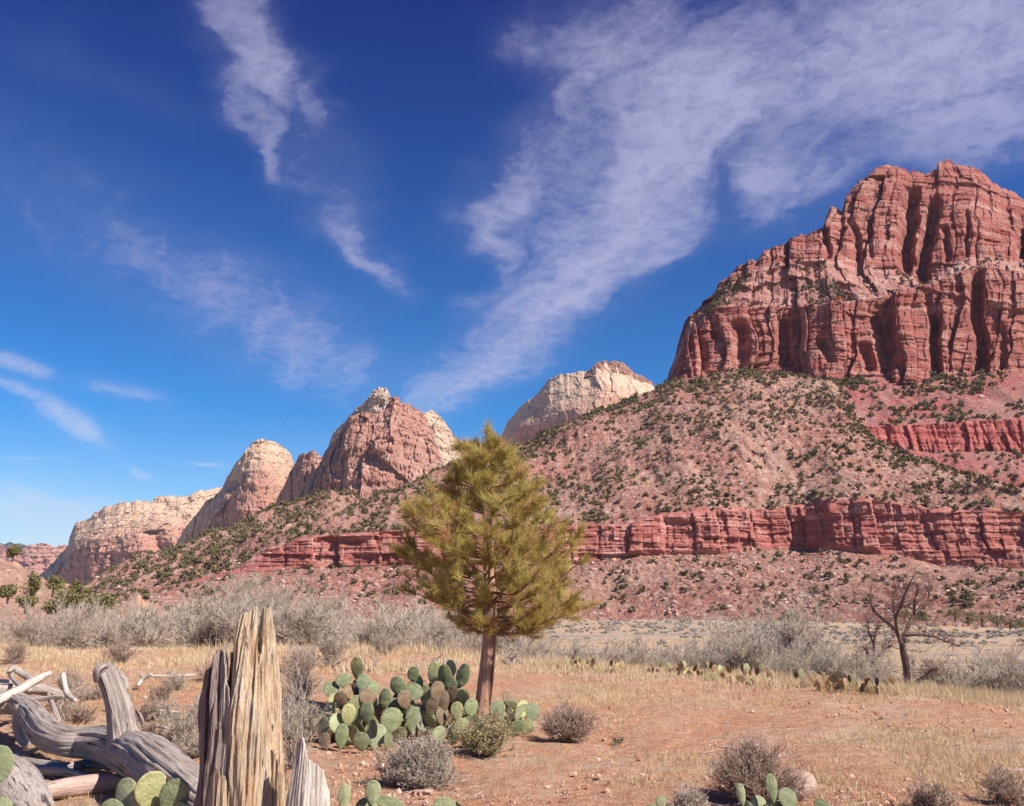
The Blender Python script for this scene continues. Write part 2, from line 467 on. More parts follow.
# ------------------------------------------------------------------ ground height
EDGE = [(-300, 40), (-60, 30), (-16, 25), (-5, 25), (-1, 22.5), (1.8, 18.6), (4.8, 15.6), (6.8, 12.5), (9, 8), (12, 2), (30, -30), (300, -200)]
FLOOR = -8.0
def ground_z(x, y):
    x = np.asarray(x, float); y = np.asarray(y, float)
    s = (y - curve(EDGE, x)) * 0.75
    s = s + fbm(x / 9, y / 9, 0, 2) * 1.2
    wd = 95 - 45 * sstep(-6, 3, x)
    z = FLOOR * sstep(-2, wd, s) - 0.35 * sstep(0, 6, s)
    r = np.hypot(x, y)
    z = z + 0.10 * fbm(x / 6.0, y / 6.0, 1.5, 3) * sstep(2, 10, r) + 0.5 * vn(x / 40, y / 40, 2.5) * sstep(40, 120, r)
    return z

# ------------------------------------------------------------------ ground
def build_ground():
    n = NM('desert_ground', 0.96, 0.08)
    co = n.coord('Object')
    sep = n.nt.nodes.new('ShaderNodeSeparateXYZ'); n.L(co, sep.inputs[0])
    big = n.noise(co, 0.35, 5, 0.6, .3)
    soil = n.mix(n.ramp(n.noise(co, 1.3, 6, 0.7), [(0.35, 0.0), (0.65, 1.0)]), (0.72, 0.36, 0.20), (0.73, 0.46, 0.29))
    soil = n.mix(n.ramp(n.noise(co, 9, 6, 0.75), [(0.42, 0.0), (0.62, 0.85)]), soil, (0.50, 0.235, 0.145))
    straw = n.mix(n.ramp(n.noise(n.mapp(co, (1, 2.5, 1)), 14, 6, 0.8), [(0.35, 0.0), (0.65, 1.0)]), (0.52, 0.39, 0.28), (0.74, 0.60, 0.43))
    sf = n.ramp(n.math('ADD', n.math('MULTIPLY', big, 0.55), n.math('MULTIPLY', n.noise(n.mapp(co, (1, 1.6, 1)), 2.6, 6, 0.72), 0.45)), [(0.49, 0.0), (0.60, 1.0)])
    near = n.mix(n.math('MULTIPLY', sf, 0.72), soil, straw)
    lit = n.ramp(n.noise(n.mapp(co, (1, 1.4, 1)), 5.5, 6, 0.8), [(0.55, 0.0), (0.68, 1.0)])
    near = n.mix(n.math('MULTIPLY', lit, 0.5), near, (0.36, 0.27, 0.22))
    # valley floor: straw, grey sage and red soil in long patches
    fl = n.noise(n.mapp(co, (0.35, 1, 1)), 0.05, 7, 0.65, .5)
    far = n.ramp(fl, [(0.36, (0.30, 0.25, 0.22)), (0.47, (0.47, 0.34, 0.23)), (0.56, (0.60, 0.42, 0.24)), (0.66, (0.46, 0.22, 0.15))])
    far = n.mix(n.ramp(n.noise(co, 0.6, 7, 0.8), [(0.45, 0.0), (0.6, .75)]), far, (0.25, 0.215, 0.195))
    f = n.math('DIVIDE', n.math('SUBTRACT', sep.outputs[2], -0.6), -3.0, clamp=True)
    c = n.mix(f, near, far)
    peb = n.vor(co, 34, 'F1')
    h = n.math('ADD', n.noise(co, 7, 9, 0.78), n.math('MULTIPLY', n.ramp(peb, [(0.0, 1.0), (0.35, 0.0)]), 0.35))
    h = n.math('ADD', h, n.math('MULTIPLY', n.noise(co, 40, 4, .7), .25))
    n.bump(h, 0.085)
    m = n.color(c)
    r = np.concatenate([[0.02], np.geomspace(1.5, 14000, 760)])
    th = np.concatenate([np.linspace(-38, 38, 760), np.linspace(38, 322, 120)[1:-1]])   # degrees clockwise from +Y
    t = np.radians(th)
    X = r[:, None] * np.sin(t)[None]; Y = r[:, None] * np.cos(t)[None]
    Z = ground_z(X, Y)
    near_w = 1 - sstep(30, 60, r)[:, None]
    Z = Z + near_w * (0.032 * fbm(X / .5, Y / .5, 0, 3) + 0.010 * fbm(X / .1, Y / .1, 0, 2, ox=4))
    Z = Z - 25 * sstep(1500, 9000, r)[:, None]
    V = np.stack([X, Y, Z], -1)
    o = mesh_np('ground', V, grid_quads(len(r), len(t), wrap=True), mat=m)
    tag(o, kind='structure')
build_ground()

# ------------------------------------------------------------------ lofted landforms
def loft(name, x0, x1, nx, layers, mats, disp, back=None):
    """layers: list of (py_fn or None, D_fn, z_fn or None, rows, matindex, type). Rows run bottom to top."""
    px = np.linspace(x0, x1, nx)
    pts = []
    for (pyc, Dc, zc) in [l[:3] for l in layers]:
        D = curve(Dc, px)
        if zc is None: P = W(px, curve(pyc, px), D)
        else:
            a, _ = ray(px, 600 + 0 * px); P = np.stack([a * D, D, zc(a * D, D)], -1)
        pts.append(P)
    rows, mi, kind, tt = [], [], [], []
    for k in range(len(layers) - 1):
        n = layers[k][3]
        t = np.linspace(0, 1, n, endpoint=(k == len(layers) - 2))
        for q in t:
            rows.append(pts[k] * (1 - q) + pts[k + 1] * q); kind.append(layers[k][5]); tt.append(q)
        mi += [layers[k][4]] * len(t)
    V = np.array(rows)
    kind = np.array(kind)[:, None] + 0 * px[None]; tt = np.array(tt)[:, None] + 0 * px[None]
    V0 = V.copy()
    V = disp(V, kind, tt, px[None] + 0 * tt)
    # close behind: fall away behind the skyline
    nb = 24
    top = V[-1]
    dist, drop = back
    hd = top[:, :2] / np.linalg.norm(top[:, :2], axis=1, keepdims=True)
    B = []
    for q in np.linspace(0, 1, nb + 1)[1:]:
        b = top.copy(); b[:, :2] += hd * dist * q
        b[:, 2] -= drop * q ** 1.6 - 0.05 * drop * fbm(b[:, 0] / 40, b[:, 1] / 40, 0, 3) * q
        b[:, 2] = np.maximum(b[:, 2], FLOOR - 30)
        B.append(b)
    Vall = np.concatenate([V, np.array(B)])
    nr = len(Vall)
    mi = mi + [mi[-1]] * nb
    mif = np.repeat(np.array(mi)[:nr - 1], nx - 1)
    lay = np.concatenate([kind + tt, np.full((nb, nx), float(kind.max() + 1))]).ravel() / 2
    o = mesh_np(name, Vall, grid_quads(nr, nx), mats=mats, matidx=mif, attrs={'lay': lay})
    tag(o, kind='structure')
    return o, V, kind, tt

def facets(u, z, su, sz, seed, tilt=0.5):
    wu = u + 0.10 * su * fbm(u / su, z / sz * 1.5, seed, 3)
    f1, f2, v1, v2, dx, dy = worley(wu / su, z / sz, seed)
    edge = np.clip((f2 - f1) / 0.07, 0, 1)
    return (v1 - 0.5) * 2 + (v2 - 0.5) * 2 * tilt * dx * 2, 1 - edge

def joints(u, z, su, sz, seed, tilt=0.6):
    """sandstone jointing: beds of uneven height, each cut into uneven upright blocks; value, joint mask"""
    zt = z / sz + 0.22 * fbm(u / su / 3, seed, 0, 2) + 0.55 * vn(z / sz * .7, seed * 1.3, 2.0)
    ti = np.floor(zt); tf = zt - ti
    h1 = _T[(ti.astype(np.int64) * 7 + seed * 3) & 63, (seed * 5) & 63, 11]
    ut = u / su + 0.6 * vn(u / su * .6, seed * 2.1, 1.0) + 0.35 * h1 + 0.07 * fbm(z / sz * 1.4, u / su * .3, seed, 3)
    ui = np.floor(ut); uf = ut - ui
    a, b = ui.astype(np.int64) & 63, (ti.astype(np.int64) * 3 + seed * 7) & 63
    v = _T[a, b, (seed * 3) & 63]; w = _T[a, b, (seed * 3 + 1) & 63]
    col = _T[a, (seed * 13) & 63, 5]                      # blocks keep something of the column they stand in
    val = (v - .5) * 1.1 + (col - .5) * 1.3 + (w - .5) * 2 * tilt * (uf - .5) + (h1 - .5) * .5 - .25 * (tf - .5)
    crack = np.clip(1 - np.minimum(uf, 1 - uf) / .06, 0, 1)
    return val, crack

def push(V, d):
    """move towards the viewer's side of the face (horizontally)"""
    h = V[..., :2] / np.linalg.norm(V[..., :2], axis=-1, keepdims=True)
    V = V.copy(); V[..., :2] -= h * d[..., None]
    return V

# -------- the long hillside with its red rock band
TOPPY = [(20, 612), (60, 603), (90, 590), (133, 567), (179, 552), (232, 534), (262, 514), (292, 503), (330, 491), (348, 499), (363, 507), (385, 498), (404, 489), (449, 468), (508, 449), (523, 443),
         (598, 411), (653, 390), (672, 380), (734, 371), (790, 374), (832, 380), (842, 392), (852, 408), (862, 424), (872, 435), (900, 448), (940, 466), (1024, 492), (1150, 520), (1400, 560)]
TOPD = [(20, 560), (90, 620), (200, 700), (300, 770), (450, 790), (672, 815), (832, 815), (842, 775), (852, 730), (862, 695), (872, 664), (940, 606), (1024, 562), (1400, 540)]
BTOP = [(20, 613), (90, 602), (180, 583), (240, 568), (252, 557), (275, 548), (299, 539), (348, 533), (412, 530), (500, 528), (575, 526), (625, 524), (655, 516), (680, 511), (715, 509), (775, 509), (816, 502), (865, 498), (917, 508), (1024, 512), (1400, 520)]
BBOT = [(20, 614), (90, 603), (180, 586), (240, 573), (252, 572), (299, 568), (412, 564), (575, 564), (640, 555), (715, 554), (771, 549), (835, 550), (910, 557), (940, 566), (1024, 569), (1400, 590)]
BD = [(20, 470), (90, 500), (250, 515), (640, 507), (720, 512), (785, 520), (806, 522), (830, 506), (860, 498), (1024, 480), (1400, 470)]
BD2 = [(p, d + 7) for p, d in BD]
FOOTD = [(20, 440), (90, 440), (640, 425), (850, 360), (1024, 290), (1400, 260)]
def dispA(V, kind, tt, px):
    x, y, z = V[..., 0].copy(), V[..., 1].copy(), V[..., 2].copy()
    has = sstep(235, 262, px)
    band = (kind == 1) * has
    slope = (kind == 2)
    # soften the kind edges for the slopes
    g = fbm(x / 55, y / 80, 0, 4, 0.5)
    rid = fbm(x / 38, y / 120, 3.0, 3, 0.5, ox=2, ridged=True)
    a2 = slope * np.minimum(tt * 6, 1) * np.minimum((1 - tt) * 5 + .25, 1)
    V = V.copy()
    V[..., 2] += a2 * (g * 6.0 + rid * 3.6 + fbm(x / 13, y / 30, 2, 3, .6, ox=15, ridged=True) * 1.1)
    talus = (kind == 0)
    a0 = talus * np.minimum(tt * 3, 1) * np.minimum((1 - tt) * 4, 1)
    V[..., 2] += a0 * (fbm(x / 28, y / 50, 5, 3) * 2.0 + fbm(x / 18, y / 60, 8, 3, ridged=True) * 1.1)
    rough = np.maximum(talus, slope)
    V[..., 2] += rough * (fbm(x / 4, y / 4, z / 4, 3, .6, ox=9) * 0.55 + np.maximum(vn(x / 2.2, y / 2.2, z / 2.2, 4) - .35, 0) * 1.6)
    # small outcrops on the upper slope
    oc = np.maximum(fbm(x / 30, y / 30, 6, 2, ox=7) - 0.55, 0) * slope
    V = push(V, oc * fbm(x / 6, z / 3, 0, 3) * 8)
    # band: blocks
    f, e = joints(x, z + 0 * x, 19, 17, 3, 1.0)
    f2, e2 = joints(x + 100, z, 7.5, 6.5, 5, 1.0)
    f3, e3 = joints(x + 30, z, 3, 2.3, 8, .8)
    strat = fbm(x / 60, z / 1.8, 0, 3, 0.6, ox=11)
    db = f * 3.4 - e * 1.2 + f2 * 1.7 - e2 * 0.5 + f3 * 0.7 - e3 * 0.25 + strat * .75 + fbm(x / 25, z / 40, 0, 2, ox=13) * 4
    env = np.clip(np.minimum(tt * 8, (1 - tt) * 12), 0, 1)
    V = push(V, band * (db * env + 1.5))
    V[..., 2] += band * (1 - env) * 0.0
    # upper lip of the band joins the slope with a broken edge
    lip = slope * np.clip(1 - tt * 16, 0, 1) * has
    V = push(V, lip * (fbm(x / 7, x / 50, 0, 3, ox=21) * 3.0))
    V[..., 2] += lip * fbm(x / 8, 0, 3, 3, ox=22) * 1.6
    return V
hillside, VA, KA, TA = loft('hillside', 20, 1330, 1500,
    [(None, FOOTD, lambda x, y: ground_z(x, y) - 1.0, 130, 0, 0), (BBOT, BD, None, 110, 1, 1), (BTOP, BD2, None, 290, 0, 2), (TOPPY, TOPD, None, 0, 0, 2)],
    [TALUS, BAND], dispA, back=(260, 120))

# -------- the hollow with the crimson band, right of the hillside's crest
def dispC(V, kind, tt, px):
    x, y, z = V[..., 0], V[..., 1], V[..., 2].copy()
    V = V.copy()
    s = (kind != 1)
    V[..., 2] += s * np.minimum(tt * 4, 1) * np.minimum((1 - tt) * 4, 1) * (fbm(x / 40, y / 60, 1, 3) * 3 + fbm(x / 22, y / 90, 8, 2, ridged=True) * 2.0)
    V[..., 2] += s * fbm(x / 4, y / 4, z / 4, 3, .6, ox=9) * 0.6
    f, e = facets(x, z, 8, 40, 4, 0.9)
    f2, e2 = facets(x + 50, z, 3.4, 14, 6, 0.8)
    V = push(V, (kind == 1) * (f * 2.0 - e * .8 + f2 * 1.0 - e2 * .4 + fbm(x / 40, z / 3, 0, 3, ox=3) * 1.0))
    return V
CPYT = [(820, 374), (846, 378), (902, 376), (1024, 370), (1400, 372)]
hollow, VC, KC, TC = loft('hillside', 822, 1330, 540,
    [([(830, 500), (1400, 560)], [(830, 640), (1400, 630)], None, 60, 0, 0), ([(830, 436), (868, 443), (929, 452), (1024, 450), (1400, 455)], [(830, 702), (1400, 702)], None, 50, 1, 1),
     ([(820, 424), (850, 420), (868, 427), (929, 424), (1024, 418), (1400, 420)], [(830, 708), (1400, 708)], None, 110, 0, 2), (CPYT, [(830, 812), (1400, 800)], None, 0, 0, 2)],
    [TALUSRED, REDBAND], dispC, back=(60, 30))

# -------- the great red cliff
SKY = [(655, 398), (662, 392), (667, 383), (670, 372), (675, 362), (679, 342), (685, 322), (694, 311), (704, 303), (715, 294), (719, 284), (730, 276), (738, 268), (749, 264), (757, 263), (764, 252), (779, 249), (790, 241), (806, 239), (815, 232), (824, 230), (827, 218), (831, 212), (842, 211),
       (846, 196), (852, 190), (860, 178), (869, 174), (877, 167), (886, 165), (899, 164), (908, 170), (914, 170), (925, 171), (936, 168), (939, 161), (950, 160), (962, 163), (974, 166), (981, 173), (989, 177), (1000, 186), (1011, 190), (1022, 196), (1060, 205), (1120, 225), (1200, 280), (1330, 370)]
TERT = [(655, 399), (667, 386), (679, 352), (690, 322), (704, 308), (730, 284), (764, 268), (827, 266), (865, 270), (902, 274), (925, 284), (950, 268), (970, 260), (1024, 262), (1100, 270), (1200, 310), (1330, 376)]
LOWT = [(655, 400), (667, 389), (679, 362), (690, 336), (704, 318), (715, 308), (767, 302), (820, 312), (865, 302), (902, 297), (932, 289), (977, 272), (1024, 276), (1100, 290), (1200, 330), (1330, 380)]
CB = [(655, 404), (667, 394), (734, 384), (790, 386), (846, 392), (902, 390), (1024, 382), (1330, 392)]
CREV = [  # px, py at top and bottom of a cleft, half width px, depth m
    (911, 192, 907, 272, 8, 30), (934, 204, 922, 285, 7, 26), (943, 230, 950, 265, 4, 9), (978, 276, 980, 372, 7, 22), (935, 318, 938, 376, 6, 17), (929, 296, 932, 330, 4, 8),
    (782, 316, 787, 362, 6, 15), (737, 322, 742, 366, 8, 14), (824, 345, 830, 368, 6, 10), (712, 315, 718, 338, 5, 6),
    (826, 236, 826, 262, 4, 11), (853, 225, 857, 262, 4, 10), (870, 222, 873, 262, 3, 7), (882, 310, 891, 372, 12, 14), (862, 345, 868, 372, 6, 9), (1022, 215, 1024, 255, 7, 18), (965, 215, 969, 258, 2.5, 7),
    (1003, 330, 1004, 372, 5, 8), (1008, 205, 1012, 240, 3, 7), (700, 340, 703, 370, 5, 6)]
def dispB(V, kind, tt, px):
    x, y, z = (px - CX) * .97, V[..., 1], V[..., 2]; x = x + 15 * fbm(x / 75, z / 95, 4, 2, ox=41) + 3.5 * fbm(x / 18, z / 24, 2, 2, ox=43)         # x runs along the face, so the joints stand upright
    terr = (kind == 1) * np.clip(np.minimum(tt * 4, (1 - tt) * 4), 0, 1)
    f, e = joints(x + 13, z, 58, 150, 2, 1.3)
    f2, e2 = joints(x + 77, z + 31, 23, 52, 5, 1.2)
    f3, e3 = joints(x + 5, z + 9, 9, 17, 9, 1.1)
    f4, e4 = joints(x + 50, z + 3, 4, 6, 12, 0.9)
    strat = fbm(x / 150, z / 7, 0, 3, 0.6, ox=11)
    saw = (z / 13 + 0.8 * fbm(x / 60, z / 60, 0, 2)) % 1.0
    d = f * 12 - e * 1.6 + f2 * 4.6 - e2 * 1.2 + f3 * 2.2 - e3 * 0.8 + f4 * 1.0 - e4 * .5 + strat * 1.4 + (0.5 - saw) * 1.0 + fbm(x / 12, z / 12, y / 12, 4, .6, ox=31) * .7 + fbm(x / 90, z / 200, 0, 2, ox=17) * 13
    # right-hand part of the lower cliff stands forward
    d = d + 10 * sstep(800, 812, px) * (1 - sstep(845, 860, px)) * (kind == 0) + 14 * sstep(888, 897, px) * (kind == 0)
    pyv = CY - F_PX * np.tan(np.arctan2(z - CAM_H, y) - PITCH)
    for (xa, ya, xb, yb, w, dep) in CREV:
        q = (pyv - ya) / (yb - ya)
        c = xa + (xb - xa) * q + 2.6 * fbm(z / 22, xa, 0, 3)
        inside = sstep(-0.12, 0.1, q) * (1 - sstep(0.92, 1.12, q))
        prof = np.clip(1.3 - np.abs((px - c) / w) ** 1.0, 0, 1)
        d = d - inside * prof * dep
    d = d * (1 - 0.35 * terr) * (1 - .55 * sstep(.8, 1, tt) * (kind == 2))
    V = push(V, d)
    # the terrace: sloping debris with small steps
    V = V.copy()
    V[..., 2] += terr * (fbm(x / 14, y / 14, z / 9, 4, .6, ox=5) * 5)
    topw = np.clip((tt - 0.93) / 0.07, 0, 1) * (kind == 2)
    V[..., 2] += topw * (np.floor(vn(x / 9, 3.3, 0, 8) * 2.5) * 2.2 + vn(x / 3, 1.2, 0, 3) * 1.5) * sstep(668, 700, px)
    return V
BDb = [(655, 905), (667, 870), (700, 842), (760, 824), (1024, 812), (1330, 800)]
cliff, VB, KB, TB = loft('mountain', 660, 1330, 1250,
    [(CB, BDb, None, 260, 0, 0), (LOWT, [(p, d + 38) for p, d in BDb], None, 110, 1, 1), (TERT, [(p, d + 86) for p, d in BDb], None, 300, 0, 2),
     (SKY, [(655, 960), (700, 950), (760, 955), (900, 985), (1024, 985), (1330, 960)], None, 0, 0, 2)],
    [RED, LEDGE], dispB, back=(500, 330))

# -------- far peaks
def peak_disp(su, sz, amp, strat_amp=1.0, crev=()):
    def f_(V, kind, tt, px):
        x, y, z = V[..., 0], V[..., 1], V[..., 2]
        f, e = facets(x, z, su, sz, 4, 0.9)
        f2, e2 = facets(x + 40, z, su * .4, sz * .45, 7, 0.9)
        f3, e3 = facets(x + 9, z, su * .15, sz * .14, 10, 0.8)
        f4, e4 = facets(x + 19, z * 1.5, su * .05, sz * .05, 14, 0.9)
        saw = (z / (sz * .16) + 0.7 * fbm(x / su / 2, z / sz, 0, 3)) % 1.0
        d = f * amp * .55 + f2 * amp * .36 + f3 * amp * .28 + f4 * amp * .14 + (.5 - saw) * amp * .16 + fbm(x / su, z / sz * 2, y / su, 5, .6, ox=31) * amp * .5
        d = d + strat_amp * amp * .5 * fbm(x / su / 4, z / su * 3, 0, 3, .6, ox=3) + fbm(x / su / 2, z / sz / 2, 0, 3, ox=8) * amp * 1.3
        for (xa, xb, w, dep) in crev:
            c = xa + (xb - xa) * (1 - tt)
            d = d - np.clip(1.2 - np.abs(px - c) / w, 0, 1) * dep
        # the sides of a peak turn away from the viewer
        return push(V, d)
    return f_
def bowed(Dmid, x0, x1, bow, peak=None):
    xs = np.linspace(x0, x1, 24); c = (x0 + x1) / 2 if peak is None else peak
    return [(float(x), float(Dmid + bow * ((x - c) / max(c - x0, x1 - c)) ** 2)) for x in xs]

CREAM = rock_material('cream_sandstone', [(0.3, (0.46, 0.27, 0.18)), (0.5, (0.58, 0.42, 0.30)), (0.7, (0.62, 0.50, 0.38))], 0.004, pale=(0.66, 0.56, 0.44), palef=.6, streak=.25, dark=(0.33, 0.17, 0.12), size=3, bump=2.2)
FARRED = rock_material('far_red_sandstone', [(0.3, (0.37, 0.17, 0.125)), (0.5, (0.45, 0.23, 0.17)), (0.7, (0.52, 0.32, 0.245))], 0.004, pale=(0.58, 0.42, 0.33), palef=.6, streak=.4, dark=(0.20, 0.085, 0.07), size=2.6, bump=2.2)

def blend_material():
    n = NM('red_to_cream_sandstone', 0.95, 0.1)
    co = n.coord('Object')
    sep = n.nt.nodes.new('ShaderNodeSeparateXYZ'); n.L(co, sep.inputs[0])
    zc = n.math('ADD', n.math('MULTIPLY', sep.outputs[2], 0.006), n.math('MULTIPLY', n.noise(co, 0.004, 4, .55), 0.7))
    cb = n.nt.nodes.new('ShaderNodeCombineXYZ'); n.L(zc, cb.inputs[2])
    band = n.math('ADD', n.math('MULTIPLY', n.noise(cb.outputs[0], 6, 5, .75), .7), n.math('MULTIPLY', n.noise(co, .01, 6, .7), .3))
    red = n.ramp(band, [(0.3, (0.42, 0.18, 0.125)), (0.5, (0.50, 0.25, 0.18)), (0.7, (0.58, 0.37, 0.27))])
    crm = n.ramp(band, [(0.3, (0.52, 0.31, 0.20)), (0.48, (0.62, 0.43, 0.295)), (0.7, (0.66, 0.51, 0.37))])
    f = n.math('ADD', n.attr('lay'), n.math('MULTIPLY', n.math('SUBTRACT', n.noise(n.mapp(co, (1, 1, .6)), 0.006, 7, .7), .5), .7))
    c = n.mix(n.ramp(f, [(0.36, 0.0), (0.72, 1.0)]), red, crm)
    st = n.noise(n.mapp(co, (1, 1, 0.1)), 0.02, 6, 0.7, 0.3)
    c = n.mix(n.math('MULTIPLY', n.ramp(st, [(0.52, 0.0), (0.68, 1.0)]), .35), c, (0.36, 0.17, 0.12))
    c = n.mix(0.5, c, n.ramp(n.noise(co, 0.06, 7, .75), [(0.3, 0.65), (0.7, 1.25)]), 'MULTIPLY')
    n.bump(n.math('ADD', n.noise(n.mapp(co, (1, 1, 2.5)), 0.02, 8, .7), n.noise(n.mapp(co, (.3, .3, 3)), 0.05, 5, .7)), 9)
    return n.color(c)
BLEND = blend_material()
JAG = 1.0
# each peak: foot, colour change, skyline
def peak(name, x0, x1, nx, foot, mid, sky, D0, D1, D2, bow, mats, amp, su, sz, crev=(), back=(900, 500), peakx=None):
    xs = np.linspace(x0, x1, 260)
    sk = curve(sky, xs) + 1.3 * fbm(xs / 5.0, x0 * .7, 0, 4, .6) * sstep(0, 6, np.minimum(xs - x0, x1 - xs)) * JAG
    ft = curve(foot, xs); md = np.maximum(curve(mid, xs), sk + .22 * (ft - sk))
    sky = list(zip(xs.tolist(), sk.tolist())); mid = list(zip(xs.tolist(), md.tolist())); foot = list(zip(xs.tolist(), np.maximum(ft, md + 1).tolist()))
    lay = [(foot, bowed(D0, x0, x1, bow * 1.2, peakx), None, 110, 0, 0), (mid, bowed(D1, x0, x1, bow * 1.05, peakx), None, 120, 1, 1), (sky, bowed(D2, x0, x1, bow * .9, peakx), None, 0, 1, 1)]
    return loft(name, x0, x1, nx, lay, mats, peak_disp(su, sz, amp, crev=crev), back=back)

# red pyramid peak (centre-left)
peak('peak', 286, 452, 430, [(286, 540), (460, 540)], [(286, 505), (300, 470), (320, 440), (370, 425), (400, 418), (430, 440), (445, 480), (452, 500)],
     [(286, 512), (292, 504), (298, 497), (305, 487), (317, 468), (325, 452), (330, 446), (340, 434), (350, 417), (362, 411), (375, 412), (384, 406), (391, 397), (394, 394), (398, 394), (402, 401), (410, 403), (419, 408), (428, 418), (432, 428), (437, 441), (441, 456), (446, 466), (452, 478)],
     2150, 2260, 2420, 330, [FARRED, FARRED], 26, 120, 260, crev=((402, 394, 6, 16), (368, 374, 5, 10), (345, 338, 4, 10)))
# white peak behind it
peak('peak', 312, 470, 360, [(312, 540), (470, 540)], [(312, 520), (340, 470), (380, 450), (430, 455), (470, 500)],
     [(312, 520), (320, 480), (327, 452), (330, 440), (334, 432), (345, 420), (353, 413), (356, 407), (366, 403), (371, 396), (374, 390), (380, 388), (387, 390), (390, 397), (394, 406), (405, 412), (425, 412), (432, 410), (438, 412), (446, 424), (453, 434), (460, 441), (466, 452), (470, 470)],
     3150, 3250, 3400, 350, [CREAM, CREAM], 26, 150, 260)
# small shaded peak between the two groups
peak('peak', 270, 330, 170, [(270, 545), (330, 545)], [(270, 515), (285, 495), (300, 470), (330, 480)],
     [(270, 516), (277, 498), (285, 484), (292, 467), (299, 455), (303, 451), (309, 451), (314, 449), (317, 452), (321, 457), (326, 462), (330, 470)],
     2900, 2960, 3020, 500, [FARRED, FARRED], 20, 110, 250, peakx=312)
# pale dome
peak('peak', 168, 302, 380, [(168, 600), (302, 560)], [(168, 560), (190, 535), (220, 500), (240, 480), (265, 470), (285, 480), (302, 520)],
     [(168, 560), (178, 540), (190, 522), (205, 502), (215, 495), (222, 487), (228, 475), (234, 465), (242, 456), (250, 445), (256, 440), (262, 438), (270, 439), (278, 443), (285, 447), (291, 454), (294, 462), (297, 476), (302, 500)],
     3300, 3420, 3560, 700, [BLEND, BLEND], 19, 150, 300, crev=((222, 240, 9, 50),), peakx=250)
# long mesa at left
peak('mesa', 30, 232, 420, [(30, 620), (120, 620), (232, 600)], [(30, 580), (60, 556), (90, 540), (150, 530), (200, 525), (232, 530)],
     [(30, 585), (50, 566), (58, 556), (64, 550), (68, 545), (70, 534), (76, 521), (86, 519), (95, 513), (105, 507), (115, 504), (130, 502), (140, 500), (148, 501), (158, 496), (172, 495), (185, 497), (200, 491), (215, 489), (232, 487)],
     4300, 4450, 4900, 500, [BLEND, BLEND], 34, 190, 260, crev=((58, 66, 9, 90), (150, 190, 12, 60)), back=(1500, 400))
# farthest rims at the left edge
peak('mesa', -60, 80, 160, [(-60, 600), (80, 600)], [(-60, 570), (80, 560)],
     [(-60, 548), (-20, 546), (0, 546), (14, 548), (24, 551), (26, 546), (40, 544), (55, 546), (64, 545), (80, 552)],
     7600, 7700, 7800, 200, [FARRED, FARRED], 40, 300, 300, back=(1500, 500))
peak('mesa', -120, 40, 120, [(-120, 600), (40, 600)], [(-120, 552), (40, 552)],
     [(-120, 538), (-20, 542), (10, 543), (20, 544), (40, 552)],
     9200, 9300, 9400, 100, [talus_material('forested_rim', (0.10, 0.12, 0.10), (0.16, 0.14, 0.12), (0.2, 0.18, 0.15), .3, size=12)] * 2, 30, 300, 300, back=(1500, 500))
# cream mesa right of the pine
peak('mesa', 494, 680, 430, [(494, 500), (680, 500)], [(494, 470), (500, 440), (515, 428), (540, 424), (580, 405), (600, 395), (630, 400), (680, 420)],
     [(494, 462), (500, 440), (504, 430), (508, 421), (514, 414), (520, 407), (530, 400), (538, 393), (545, 384), (550, 379), (562, 374), (575, 371), (590, 371), (596, 364), (604, 362), (614, 363), (623, 366), (631, 372), (634, 375), (645, 378), (652, 383), (657, 391), (668, 402), (680, 420)],
     3100, 3250, 3500, 500, [BLEND, BLEND], 11, 150, 240, peakx=600)

# red cap of the cream mesa
peak('mesa', 586, 656, 150, [(586, 376), (600, 374), (620, 374), (640, 384), (656, 396)], [(586, 374), (597, 370), (620, 368), (640, 380), (656, 393)],
     [(586, 372), (594, 366), (598, 363), (604, 361), (614, 361), (623, 364), (630, 369), (636, 373), (645, 377), (652, 382), (656, 388)],
     3430, 3450, 3475, 150, [FARRED, FARRED], 8, 40, 60, peakx=600, back=(150, 60))

# -------- low red hill at the left edge, and a bare orange mound
def dispH(V, kind, tt, px):
    x, y, z = V[..., 0], V[..., 1], V[..., 2]
    V = V.copy(); V[..., 2] += np.minimum(tt * 4, 1) * (fbm(x / 9, y / 9, 0, 4, .55) * .8 + np.maximum(vn(x / 1.6, y / 1.6, z) - .3, 0) * .8)
    return V
hill, VH, KH, TH_ = loft('hill', -260, 112, 360, [(None, [(-260, 120), (112, 150)], lambda x, y: ground_z(x, y) - 1, 160, 0, 0), ([(-260, 545), (-60, 542), (0, 554), (20, 563), (40, 578), (66, 586), (86, 596), (112, 610)], [(-260, 165), (112, 185)], None, 0, 0, 0)], [HILLM], dispH, back=(70, 16))

def dispM(V, kind, tt, px):
    x, y, z = V[..., 0], V[..., 1], V[..., 2]
    V = V.copy(); V[..., 2] += np.minimum(tt * 4, 1) * fbm(x / 2, y / 2, z / 2, 4, .6) * .35
    return V
loft('hill', 108, 172, 120, [(None, [(108, 82), (172, 82)], lambda x, y: ground_z(x, y) - 0.5, 60, 0, 0), ([(108, 612), (116, 607), (124, 600), (132, 595), (138, 594), (146, 598), (152, 601), (160, 606), (172, 612)], [(108, 90), (172, 90)], None, 0, 0, 0)],
     [talus_material('orange_soil', (0.52, 0.28, 0.18), (0.50, 0.31, 0.21), (0.55, 0.38, 0.28), .3, size=.2)], dispM, back=(12, 5))


